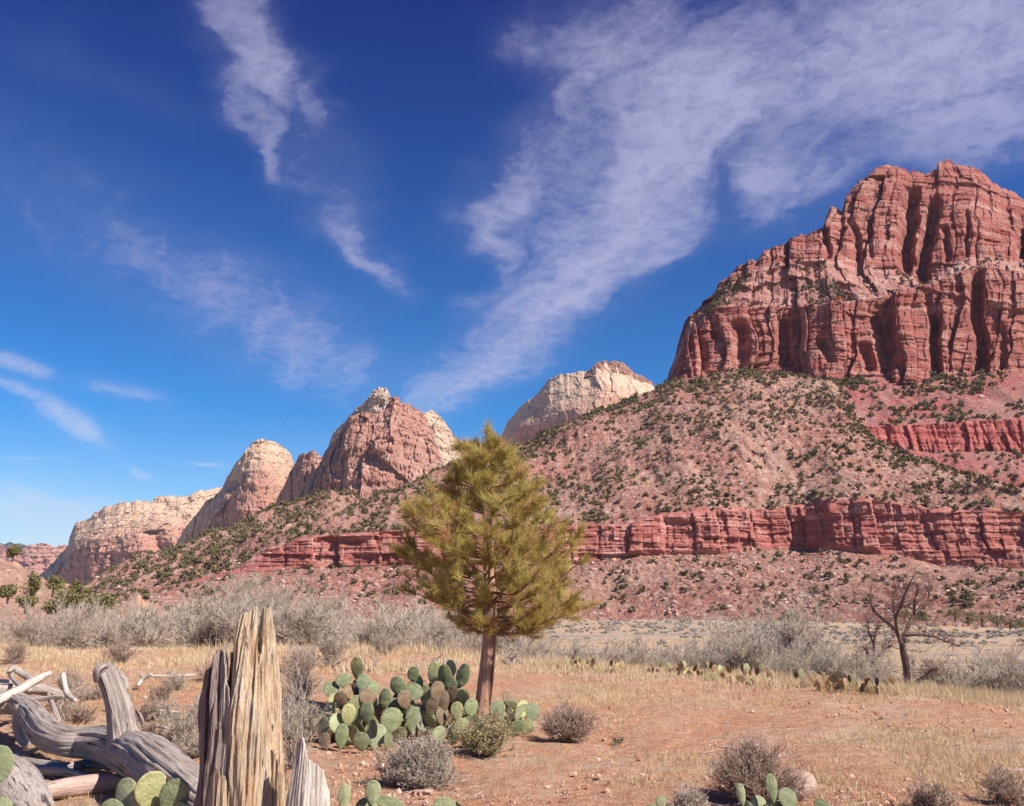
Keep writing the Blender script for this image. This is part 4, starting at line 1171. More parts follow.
    q = sample(n, 5.0, 16, lambda x, y: (edge_s(x, y) < 1) * np.clip(.1 + 1.3 * fbm(x / 1.0, y / 1.0, 13, 3), .01, 1)); P = on_ground(q[:, 0], q[:, 1]) + [0, 0, .006]
    t = rng.normal(0, .6, n); ln = rng.uniform(.03, .14, n)
    mb = MB(); mb.segs(P, P + np.stack([np.cos(t) * ln, np.sin(t) * ln, rng.uniform(-.004, .02, n)], -1), rng.uniform(.0015, .004, n), .001, 3, rng.uniform(0, 1, n))
    tag(mb.build('twig_litter', TWIG, smooth=False), kind='stuff')
grass()

# ================================================================== wood materials
def wood_mat(name, cols, dark, crack=.6, gs=1.0, bump=.012, stain=None, rough=.85):
    n = NM(name, rough, .15)
    g = n.attr('grain', 'Vector')
    a = n.noise(n.mapp(g, (1, 1, .06)), 60 * gs, 6, .7, .4)
    b = n.noise(n.mapp(g, (1, 1, .25)), 9 * gs, 5, .65, .3)
    c = n.ramp(n.math('ADD', n.math('MULTIPLY', a, .55), n.math('MULTIPLY', b, .45)), cols)
    fl = n.noise(n.mapp(g, (1, 1, .03)), 210 * gs, 3, .7, .2)
    c = n.mix(.7, c, n.ramp(fl, [(.34, .62), (.5, 1.0), (.66, 1.22)]), 'MULTIPLY')
    bl = n.noise(n.mapp(g, (1, 1, .5)), 5 * gs, 5, .7, .8)
    c = n.mix(.5, c, n.ramp(bl, [(.36, .60), (.52, 1.0), (.68, 1.2)]), 'MULTIPLY')
    if stain:
        st = n.noise(n.mapp(g, (1, 1, .35)), 7 * gs, 6, .7, .6)
        c = n.mix(n.ramp(st, [(0.52, 0.0), (0.64, .85)]), c, stain)
    k = n.noise(n.mapp(g, (1, 1, .035)), 34 * gs, 4, .6, .5)
    kf = n.ramp(k, [(0.34, 1.0), (0.41, 0.0)])
    c = n.mix(n.math('MULTIPLY', kf, crack), c, dark)
    h = n.math('ADD', n.math('SUBTRACT', n.math('ADD', a, n.math('MULTIPLY', b, .6)), n.math('MULTIPLY', kf, 1.1)), n.math('MULTIPLY', fl, .25))
    n.bump(h, bump)
    return n.color(c)
GREYWOOD = wood_mat('weathered_grey_wood', [(.32, (0.34, 0.27, 0.225)), (.5, (0.50, 0.42, 0.365)), (.68, (0.65, 0.57, 0.50))], (0.12, 0.08, 0.07), .9, .8, .03, stain=(0.46, 0.33, 0.26))
PALEWOOD = wood_mat('pale_bleached_wood', [(.32, (0.42, 0.34, 0.28)), (.5, (0.62, 0.54, 0.46)), (.68, (0.72, 0.66, 0.58))], (0.22, 0.15, 0.12), .6)
GOLDWOOD = wood_mat('golden_split_wood', [(.30, (0.46, 0.28, 0.16)), (.43, (0.66, 0.46, 0.28)), (.55, (0.72, 0.58, 0.41)), (.70, (0.78, 0.72, 0.63))], (0.26, 0.12, 0.07), .85, .8, .03, stain=(0.52, 0.29, 0.15))
DARKBARK = wood_mat('furrowed_dark_bark', [(.32, (0.20, 0.14, 0.12)), (.5, (0.34, 0.255, 0.225)), (.68, (0.45, 0.365, 0.33))], (0.07, 0.035, 0.03), .9, .9, .03)
PINEBARK = wood_mat('reddish_pine_bark', [(.34, (0.30, 0.15, 0.10)), (.5, (0.50, 0.29, 0.20)), (.66, (0.64, 0.44, 0.33))], (0.10, 0.04, 0.03), .8, .55, .03)
LIMBBARK = wood_mat('brown_limb_bark', [(.34, (0.17, 0.085, 0.065)), (.5, (0.28, 0.15, 0.11)), (.66, (0.38, 0.24, 0.19))], (0.08, 0.04, 0.03), .7, .8, .01)
DEADBARK = wood_mat('dark_reddish_dead_bark', [(.34, (0.10, 0.055, 0.045)), (.5, (0.16, 0.095, 0.08)), (.66, (0.24, 0.16, 0.135))], (0.07, 0.04, 0.035), .7, .5, .01)

# ------------------------------------------------------------------ the pine
def pine():
    rng = np.random.default_rng(77)
    base = gpix(483, 719); Y0 = float(base[1])
    root = empty('pine_tree', base, 'small olive green pine with reddish trunk standing in the prickly pears', 'tree')
    mp = Y0 / F_PX
    def L(px, py, dy=0.0): return W(px, py, Y0 + dy) - base
    tp = [np.array([0, 0, -.05])] + [L(p, q) for p, q in ((483, 708), (485, 690), (488, 660), (490, 625), (489, 580), (488, 530), (487, 480), (487, 446), (487, 428))]
    tr = np.array([10.5, 7.6, 6.2, 5.8, 5.6, 4.9, 4.0, 2.8, 1.6, .8]) * mp
    mb = MB(); tube(mb, tp, tr, 110, 30, .35, 3)
    mb.build('trunk', PINEBARK, root)
    tp = np.array(tp)
    def trunk_at(z): return np.array([np.interp(z, tp[:, 2], tp[:, 0]), np.interp(z, tp[:, 2], tp[:, 1]), z])
    zc = lambda py: float(L(488, py)[2])
    wl = [(422, 3), (432, 10), (440, 30), (447, 24), (456, 30), (470, 36), (482, 44), (492, 62), (505, 82), (530, 78), (550, 84), (566, 88), (585, 76), (600, 70), (614, 36), (626, 12)]
    wr = [(422, 4), (432, 12), (445, 20), (458, 30), (475, 44), (490, 54), (503, 66), (518, 78), (530, 88), (548, 90), (560, 82), (575, 84), (592, 88), (606, 86), (618, 66), (630, 30)]
    needles = MB(); tufts = []
    nb = 104
    heights = np.linspace(0, 1, nb) ** .9
    for i in range(nb):
        q = heights[i]; py = 628 - 186 * q                       # where the tip of the limb ends
        az = i * 2.39996 + rng.uniform(-.4, .4)
        if rng.uniform() < .12: continue
        side = math.cos(az)
        pyt = py - 6
        hw = curve(wr, pyt) if side > 0 else curve(wl, pyt)
        hw_o = curve(wl, pyt) if side > 0 else curve(wr, pyt)
        rad = (hw * abs(side) + .5 * (hw + hw_o) * (1 - abs(side))) * mp
        rad *= rng.uniform(.88, 1.10) if i % 3 else rng.uniform(.5, .85)
        zt = zc(py); lift = rad * (.42 if q > .3 else .22) * rng.uniform(.6, 1.3)
        a = trunk_at(max(zt - lift, zc(632)))
        tip = np.array([a[0] + math.cos(az) * rad, a[1] + math.sin(az) * rad, zt])
        mid = a * .5 + tip * .5 + [0, 0, -.10 * rad] + rng.normal(0, .03, 3)
        r0 = (.022 * (1 - q) + .007)
        P = spline(np.array([a, a * .75 + mid * .25 + [0, 0, .0], mid, mid * .45 + tip * .55, tip]), 12)
        lb = MB(); zt = zt; tube(lb, P[::3].tolist() + [P[-1]], np.linspace(r0, .004, len(P[::3]) + 1), 14, 7, .2, i)
        # twigs
        nt_ = int(4 + rad * 9.5)
        for k in range(nt_):
            t = rng.uniform(.38, 1) ; j = min(int(t * 11), 10); p0 = P[j] * (1 - (t * 11 - j)) + P[j + 1] * (t * 11 - j)
            dd = unit(P[j + 1] - P[j]); v = unit(dd * .8 + rng.normal(0, .7, 3) * [1, 1, .6] + [0, 0, .3]); ln = rng.uniform(.08, .28) * (1.25 - t * .5) * (.5 + rad * .55)
            p1 = p0 + v * ln
            lb.segs(p0, p1, .006, .003, 4, .5)
            tufts.append((p1, unit(v + [0, 0, .35])))
            if rng.uniform() < .6: tufts.append((p0 + v * ln * .55, unit(v + rng.normal(0, .4, 3) + [0, 0, .3])))
        tufts.append((P[-1], unit(P[-1] - P[-3] + [0, 0, .05])))
        lb.build('branch', LIMBBARK, root)
    for k in range(10):
        z = zc(450) + (zc(426) - zc(450)) * k / 9; tufts.append((trunk_at(z) + rng.normal(0, .02, 3) * [1, 1, 0], unit(rng.normal(0, .5, 3) + [0, 0, 1])))
    T0 = np.array([t[0] for t in tufts]); D0 = np.array([t[1] for t in tufts]); n = len(T0)
    print('tufts', n)
    m = 52
    C = np.repeat(T0, m, 0); D = np.repeat(D0, m, 0); N = n * m
    back = rng.uniform(0, .10, (N, 1)); 
    v = rng.normal(size=(N, 3)); v = unit(v - D * (v * D).sum(1, keepdims=True))
    ang = rng.uniform(.15, 1.25, (N, 1)) * (.6 + back * 4)
    nd = unit(D * np.cos(ang) + v * np.sin(ang) + [0, 0, .10])
    p0 = C - D * back
    ln = rng.uniform(.09, .19, (N, 1))
    p2 = p0 + nd * ln; p2[:, 2] -= .012 * rng.uniform(0, 1, N)
    s = unit(np.cross(nd, rng.normal(size=(N, 3)))) * .0020
    pm = (p0 + p2) / 2 + [0, 0, .004]
    V = np.stack([p0 - s, p0 + s, pm + s, pm - s, p2], 1)
    Q = np.arange(N)[:, None] * 5 + np.array([[0, 1, 2, 3]]); T = np.arange(N)[:, None] * 5 + np.array([[3, 2, 4]])
    tv = rng.normal(.5, .2, n); tv[rng.uniform(0, 1, n) < .10] -= .35
    needles.add(V, Q, T, a=np.clip(np.repeat(np.repeat(tv, m) + rng.normal(0, .1, N), 5), 0, 1))
    nm = leafy_mat('pine_needles', [(0.56, 0.32, 0.16), (0.44, 0.33, 0.10), (0.52, 0.43, 0.13), (0.62, 0.52, 0.17), (0.70, 0.60, 0.27)], .6, .4)
    needles.build('crown', nm, root)
    # dead stub low on the right, and bare lower twigs
    for (a, b, c, r) in (((492, 634), (503, 636), (509, 641), .011), ((492, 612), (512, 607), (530, 611), .012), ((491, 618), (506, 622), (516, 632), .008), ((486, 606), (470, 598), (461, 590), .009), ((492, 604), (520, 604), (533, 598), .009)):
        lb = MB(); tube(lb, [L(*a), L(*b, -.05), L(*c, -.1)], [r, r * .7, r * .35], 12, 6, .2, 1)
        P1 = L(*c, -.1); lb.segs(np.repeat(L(*b, -.05)[None], 4, 0), P1 + rng.normal(0, .06, (4, 3)), .004, .002, 4, .5)
        lb.build('branch', LIMBBARK, root)
pine()

# ------------------------------------------------------------------ prickly pears
def pad_mat(name, cols):
    n = NM(name, .55, .35); co = n.coord('Object')
    c = n.ramp(n.noise(co, 3.0, 5, .65), cols)
    oi = n.nt.nodes.new('ShaderNodeObjectInfo')
    c = n.mix(.55, c, n.ramp(oi.outputs['Random'], [(0, (0.62, 0.62, 0.60)), (.5, (1.0, 1.0, 1.0)), (1, (1.35, 1.3, 1.15))]), 'MULTIPLY')
    d = n.vor(n.mapp(co, (1, .25, 1)), 8.5, 'F1', rand=.35)
    c = n.mix(n.ramp(d, [(0.10, 1.0), (0.17, 0.0)]), c, (0.66, 0.55, 0.40))
    edge = n.noise(co, 5, 5, .7)
    c = n.mix(n.ramp(edge, [(0.60, 0.0), (0.72, .6)]), c, (0.38, 0.27, 0.16))
    n.bump(n.math('ADD', n.ramp(d, [(0.0, 1.0), (0.16, 0.0)]), n.math('MULTIPLY', edge, .4)), .035)
    return n.color(c)
PAD_G = pad_mat('grey_green_pad', [(.3, (0.155, 0.185, 0.09)), (.5, (0.22, 0.25, 0.125)), (.7, (0.30, 0.32, 0.17))])
PAD_Y = pad_mat('yellow_green_pad', [(.3, (0.27, 0.28, 0.12)), (.5, (0.37, 0.37, 0.17)), (.7, (0.46, 0.43, 0.22))])
PAD_B = pad_mat('brown_pad', [(.3, (0.15, 0.08, 0.055)), (.5, (0.21, 0.135, 0.08)), (.7, (0.25, 0.235, 0.12))])
PAD_R = pad_mat('reddish_pad', [(.3, (0.32, 0.15, 0.08)), (.5, (0.38, 0.24, 0.12)), (.7, (0.40, 0.34, 0.18))])
PAD_P = pad_mat('pale_pad', [(.3, (0.25, 0.285, 0.15)), (.5, (0.33, 0.36, 0.20)), (.7, (0.41, 0.41, 0.26))])
def pad_mesh(name, mat, seed, nt_=22, ns=20, thick=.042):
    """unit pad: base at the origin, height 1 along z, flat towards y"""
    rng = np.random.default_rng(seed)
    t = np.linspace(0, 1, nt_); u = np.linspace(0, 2 * math.pi, ns, endpoint=False)
    prof = np.sqrt(np.clip(1 - ((t - .56) / .46) ** 2, 0, 1)); low = sstep(0, .35, t)
    wv = np.maximum(np.where(t < .56, np.sin(np.clip(t / .56, 0, 1) * math.pi / 2) ** .8 * .98, prof), .02) * .41
    wv = wv * (1 + .05 * math.sin(seed) * np.sin(t * 5))
    th_ = thick * (np.sin(np.clip(t, 0.02, 1) * math.pi) ** .45) * (1.25 - .5 * t) + .006
    X = wv[:, None] * np.sign(np.cos(u)) * np.abs(np.cos(u)) ** .9
    Yv = th_[:, None] * np.sin(u) * (1 - .25 * np.abs(np.cos(u)))
    bend = rng.uniform(-.12, .12)
    Yv = Yv + bend * (t[:, None] ** 2) + .05 * rng.uniform(-1, 1) * X ** 2 * 4 + .012 * fbm(X * 5 + seed, t[:, None] * 5, 0, 2)
    Z = np.repeat(t[:, None], ns, 1)
    V = np.stack([X + 0 * Z, Yv, Z], -1).reshape(-1, 3)
    base = len(V); V = np.vstack([V, [0, 0, -.01], [X[-1].mean(), Yv[-1].mean(), 1.005]])
    k = np.arange(ns); k2 = (k + 1) % ns
    T = np.vstack([np.stack([k2, k, np.full(ns, base)], -1), np.stack([k + (nt_ - 1) * ns, k2 + (nt_ - 1) * ns, np.full(ns, base + 1)], -1)])
    return mesh_np(name, V, grid_quads(nt_, ns, wrap=True), T, mat)
_pads = {}
def add_pad(root, pos, size, w, lean, yaw, tilt, mat, rng):
    """pos: world position of the pad's base"""
    k = (mat.name, int(rng.integers(0, 4)))
    if k not in _pads:
        o = pad_mesh('pad', mat, len(_pads) + 3); _pads[k] = o.data
    else:
        o = bpy.data.objects.new('pad', _pads[k]); COL.objects.link(o)
    from mathutils import Matrix, Euler
    o.parent = root
    o.location = [float(v) for v in (np.asarray(pos) - np.array(root.location))]
    o.rotation_mode = 'XYZ'
    m = Matrix.Rotation(yaw, 3, 'Z') @ Matrix.Rotation(lean, 3, 'Y') @ Matrix.Rotation(tilt, 3, 'X')
    o.rotation_euler = m.to_euler('XYZ')
    o.scale = (w / .82, size, size)
    return o

def pear_clump():
    rng = np.random.default_rng(13)
    # px, py of the pad's centre, w, h in px, lean degrees, material
    A = [(358, 667, 11, 22, 0, PAD_Y), (344, 681, 14, 13, -20, PAD_G), (332, 690, 14, 16, -10, PAD_G), (342, 699, 13, 14, -25, PAD_B), (351, 692, 11, 11, 10, PAD_B), (363, 683, 13, 15, 5, PAD_G), (368, 698, 17, 15, 10, PAD_B),
         (384, 698, 13, 16, 8, PAD_G), (329, 712, 14, 22, -6, PAD_G), (338, 724, 14, 18, 5, PAD_P), (348, 715, 12, 19, 0, PAD_Y), (367, 714, 14, 19, -4, PAD_G), (391, 721, 19, 22, 8, PAD_G), (357, 733, 12, 22, -3, PAD_P),
         (341, 744, 12, 20, 4, PAD_G), (376, 729, 9, 16, 12, PAD_G), (375, 744, 19, 20, 6, PAD_P), (361, 753, 15, 17, -10, PAD_G), (320, 728, 14, 18, -20, PAD_G), (323, 744, 12, 15, -25, PAD_B), (356, 704, 14, 14, 0, PAD_B),
         (374, 690, 11, 14, 20, PAD_B), (347, 740, 12, 14, 20, PAD_B), (389, 742, 13, 14, 25, PAD_G), (335, 702, 12, 14, -15, PAD_B)]
    B = [(398, 686, 14, 18, -8, PAD_G), (412, 692, 17, 15, 25, PAD_G), (416, 680, 17, 11, 60, PAD_B), (413, 674, 10, 13, 20, PAD_G), (435, 674, 13, 22, 4, PAD_Y), (446, 677, 13, 24, 0, PAD_G), (452, 669, 11, 16, 6, PAD_P), (460, 676, 12, 21, 14, PAD_G),
         (425, 696, 11, 19, 0, PAD_Y), (437, 693, 13, 20, -4, PAD_B), (450, 697, 16, 20, 6, PAD_B), (465, 697, 13, 16, 14, PAD_Y), (471, 708, 12, 16, 0, PAD_G), (414, 721, 18, 23, 4, PAD_G), (433, 721, 12, 15, -4, PAD_G), (424, 724, 11, 14, 0, PAD_G),
         (443, 716, 13, 17, 10, PAD_B), (462, 728, 15, 17, -6, PAD_G), (453, 738, 13, 16, 8, PAD_G), (404, 700, 12, 16, -20, PAD_B), (400, 735, 14, 16, 10, PAD_P), (431, 707, 13, 16, 20, PAD_B), (456, 712, 13, 17, -12, PAD_B), (407, 711, 12, 14, 30, PAD_B), (443, 703, 12, 20, 0, PAD_B), (470, 742, 13, 14, 20, PAD_B), (440, 735, 13, 15, -10, PAD_G), (393, 706, 12, 14, 10, PAD_G)]
    Cc = [(508, 698, 9, 13, 0, PAD_B), (498, 709, 15, 13, -12, PAD_G), (503, 717, 14, 13, 10, PAD_G), (518, 713, 14, 19, 10, PAD_P), (524, 709, 13, 16, 20, PAD_Y), (532, 713, 15, 16, 22, PAD_G), (513, 735, 15, 16, 4, PAD_G), (500, 729, 13, 14, -8, PAD_G), (525, 727, 13, 14, 15, PAD_Y), (491, 717, 12, 14, 0, PAD_B)]
    for lst, px0, lb, b0 in ((A, 357, 'broad grey green prickly pear, left end of the clump under the pine', 758), (B, 433, 'tall grey green prickly pear with withered brown middle, left of the pine trunk', 752), (Cc, 512, 'small prickly pear with pale pads just right of the pine trunk', 744)):
        g0 = gpix(px0, b0 - 8)
        root = empty('prickly_pear', g0, lb, 'cactus')
        wood = MB(); lo = []
        for (px, py, w, h, ln, m) in lst:
            f = np.clip((py - 668) / 85.0, 0, 1)
            Yb = float(g0[1]); Yp = Yb + .55 * (1 - f) - .18 * f + rng.uniform(-.10, .10)
            if m is PAD_B and rng.uniform() < .45: m = PAD_Y if rng.uniform() < .5 else PAD_G
            c = W(px, py, Yp); s = h / F_PX * Yp * rng.uniform(1.05, 1.2); w_ = w / F_PX * Yp * rng.uniform(.98, 1.12)
            yaw = rng.normal(0, .5); tilt = rng.normal(-.05, .3); le = R(ln)
            base = c - np.array([math.sin(le), 0, math.cos(le)]) * s * .5
            base[2] = max(base[2], .01)
            add_pad(root, base, s, w_ / max(math.cos(yaw), .6), le, yaw, tilt, m, rng)
            lo.append(base)
        # older woody pads in the shade below, carrying the upper ones
        lo = np.array(lo)
        for k in range(len(lst)):
            b = lo[k]
            if b[2] < .14: continue
            foot = np.array([b[0] * .8 + g0[0] * .2 + rng.normal(0, .03), b[1] + rng.uniform(.06, .22), float(ground_z(b[0], b[1]))])
            n = max(1, int(round((b[2] - foot[2]) / .2)))
            prev = b
            for q in range(n):
                a_ = b * (1 - (q + 1) / n) + foot * ((q + 1) / n); seg = prev - a_
                s = np.linalg.norm(seg) * 1.15
                add_pad(root, a_, s, s * rng.uniform(.55, .8), math.atan2(seg[0], seg[2]), rng.normal(0, .9), -math.atan2(seg[1], seg[2]) * .8, PAD_B if rng.uniform() < .4 else PAD_G, rng)
                prev = a_
        # grey dead stems
        st = MB()
        for k in range(9):
            a_ = np.array([g0[0] + rng.uniform(-.35, .35) * (1 if lst is not Cc else .5), g0[1] + rng.uniform(-.1, .3), .02]); 
            P = [a_, a_ + [rng.normal(0, .08), rng.normal(0, .05), rng.uniform(.08, .2)], a_ + [rng.normal(0, .16), rng.normal(0, .1), rng.uniform(.15, .36)]]
            tube(st, P, [.02, .014, .005], 10, 6, .4, k)
        st.build('dead_stem', GREYWOOD, root)
    # pads at the bottom edge of the picture, on plants just inside it
    near = [([(123, 797, 27, 32, -12, PAD_P), (150, 791, 31, 36, 4, PAD_Y), (173, 797, 27, 34, 32, PAD_G), (160, 806, 26, 26, -20, PAD_G), (135, 812, 28, 30, 10, PAD_P), (112, 815, 24, 28, -30, PAD_G), (180, 816, 24, 26, 25, PAD_G)], 148, 5.0, 'prickly pear with pale pads in front of the fallen log, left of the stump'),
            ([(-6, 768, 30, 40, 10, PAD_G), (-22, 790, 30, 34, -20, PAD_G), (-4, 812, 26, 26, 0, PAD_G)], -10, 5.0, 'prickly pear pad cut by the left edge above the grey log end'),
            ([(372, 793, 16, 22, 0, PAD_P), (388, 806, 32, 16, 10, PAD_G), (362, 810, 20, 20, -15, PAD_G), (344, 798, 12, 24, 3, PAD_P), (378, 815, 22, 22, 20, PAD_Y)], 372, 6.0, 'low prickly pear at the bottom edge below the pale dry shrub'),
            ([(446, 806, 24, 14, 10, PAD_P), (458, 810, 18, 16, 30, PAD_G), (436, 812, 18, 16, -20, PAD_G)], 447, 6.2, 'small prickly pear barely rising over the bottom edge, middle of the photo'),
            ([(661, 803, 10, 14, -10, PAD_P), (652, 812, 14, 14, -10, PAD_G), (672, 812, 14, 12, 20, PAD_G)], 661, 6.0, 'tiny prickly pear at the bottom edge on the bare red soil'),
            ([(741, 795, 9, 20, -8, PAD_P), (772, 789, 11, 26, -4, PAD_G), (790, 800, 22, 20, 30, PAD_G), (760, 806, 16, 18, -18, PAD_P), (781, 812, 18, 18, 10, PAD_Y), (822, 806, 16, 12, 30, PAD_G)], 770, 5.9, 'prickly pear with narrow upright pads in front of the brown shrub, bottom right')]
    for lst, px0, Y, lb in near:
        g0 = gpt(px0, Y); g0[0] = float(ray(px0, 800)[0]) * Y
        root = empty('prickly_pear', g0, lb, 'cactus')
        for (px, py, w, h, ln, m) in lst:
            c = W(px, py, Y + rng.uniform(-.06, .06)); s = h / F_PX * Y; le = R(ln)
            b = c - np.array([math.sin(le), 0, math.cos(le)]) * s * .5
            add_pad(root, b, s, w / F_PX * Y, le, rng.normal(0, .25), rng.normal(-.1, .12), m, rng)
            prev = b; gz = float(ground_z(b[0], b[1])); q = 0
            while prev[2] > gz + .02 and q < 4:
                d = unit(np.array([g0[0] - prev[0], g0[1] - prev[1], -.22 - .1])); s2 = min(.17, (prev[2] - gz) * 1.3 + .03)
                a_ = prev + d * s2 * .9; a_[2] = max(a_[2], gz)
                seg = prev - a_
                add_pad(root, a_, np.linalg.norm(seg) * 1.15, .11, math.atan2(seg[0], seg[2]), rng.normal(0, .6), 0, PAD_G, rng); prev = a_; q += 1
    # the far row along the rim of the clearing
    row = [(570, 671), (583, 672), (598, 672), (611, 673), (660, 672), (676, 674), (690, 677), (704, 677), (718, 680), (733, 681), (748, 683), (764, 685), (812, 689), (828, 690), (846, 691), (862, 692), (876, 694)]
    wh = ['first', 'second', 'third', 'fourth', 'fifth', 'sixth', 'seventh', 'eighth', 'ninth', 'tenth', 'eleventh', 'twelfth', 'thirteenth', 'fourteenth', 'fifteenth', 'sixteenth', 'last']
    for i, (px, py) in enumerate(row):
        g0 = gpix(px, py + rng.uniform(-1, 1.5))
        root = empty('prickly_pear', g0, f'{wh[i]} reddish prickly pear from the pine in the row on the far rim', 'cactus', 'prickly pears in a row along the rim of the clearing')
        for k in range(int(rng.integers(8, 14))):
            lv = k > 5
            p = g0 + [rng.uniform(-.24, .24), rng.uniform(-.15, .15), (rng.uniform(.09, .15) if lv else -.01)]
            s = rng.uniform(.10, .165)
            m = [PAD_R, PAD_B, PAD_Y, PAD_R, PAD_R, PAD_B][int(rng.integers(0, 6))]
            add_pad(root, p, s, s * rng.uniform(.55, .8), rng.normal(0, .4), rng.uniform(-1.2, 1.2), rng.normal(0, .3), m, rng)
pear_clump()

# ------------------------------------------------------------------ split stump
def shell(name, mat, parent, cx, cy_, th0, th1, rfun, topfun, thick, nz=170, nth=150, z0=-.05, amp=.02, seed=0, depth=.85, closed=False, jag=1.0):
    """standing slab of wood bent round (cx, cy): angle 0 = +x, -90 deg = towards the viewer"""
    th = np.linspace(th0, th1, nth, endpoint=not closed); t = np.linspace(0, 1, nz)
    TH = np.radians(th)
    top = np.array([topfun(a) for a in th]) + jag * (.030 * vn(th / 5.1, seed, 0) + .014 * vn(th / 1.9, seed, 4))
    Z = z0 + t[:, None] * (top[None] - z0)
    out, inn = [], []
    c, s = np.cos(TH)[None], np.sin(TH)[None]
    r = rfun(th[None] + 0 * Z, Z)
    gr = fbm(c * 7 + seed, s * 7, Z * .55, 4, .6, seed, ridged=True) * amp * .38 * (.3 + np.clip(.7 + fbm(c * 2, s * 2, Z * 1.5, 2, .5, seed + 9), 0, 1.5)) + fbm(c * 2.6 + seed, s * 2.6, Z * 1.6, 4, .5, seed + 2) * amp * 1.8 + fbm(c * 28, s * 28, Z * 2.2, 2, .6, seed + 5) * amp * .35
    ro = r + gr
    near = sstep(.0, .5, (top[None] - Z) / .25)
    rin = ro - thick * (.25 + .75 * near)
    def P(rr): return np.stack([cx + rr * c, cy_ + rr * s * depth, Z], -1)
    def Gn(rr): return np.stack([rr * c, rr * s, Z + 0 * rr], -1)
    O, I = P(ro), P(np.maximum(rin, .01))
    V = np.concatenate([O.reshape(-1, 3), I.reshape(-1, 3)]); g = np.concatenate([Gn(ro).reshape(-1, 3), Gn(rin).reshape(-1, 3)])
    n0 = nz * nth
    Q = [grid_quads(nz, nth, closed), grid_quads(nz, nth, closed)[:, ::-1] + n0]
    k = np.arange(nth - (0 if closed else 1)); k2 = (k + 1) % nth
    e = (nz - 1) * nth
    Q.append(np.stack([k + e, k2 + e, k2 + e + n0, k + e + n0], -1))
    if not closed:
        j = np.arange(nz - 1) * nth
        Q.append(np.stack([j, j + nth, j + nth + n0, j + n0], -1)); j = j + nth - 1
        Q.append(np.stack([j + n0, j + nth + n0, j + nth, j], -1))
    return mesh_np(name, V, np.vstack(Q), mat=mat, parent=parent, attrs={'grain': g, 'var': np.full(len(V), .5)})

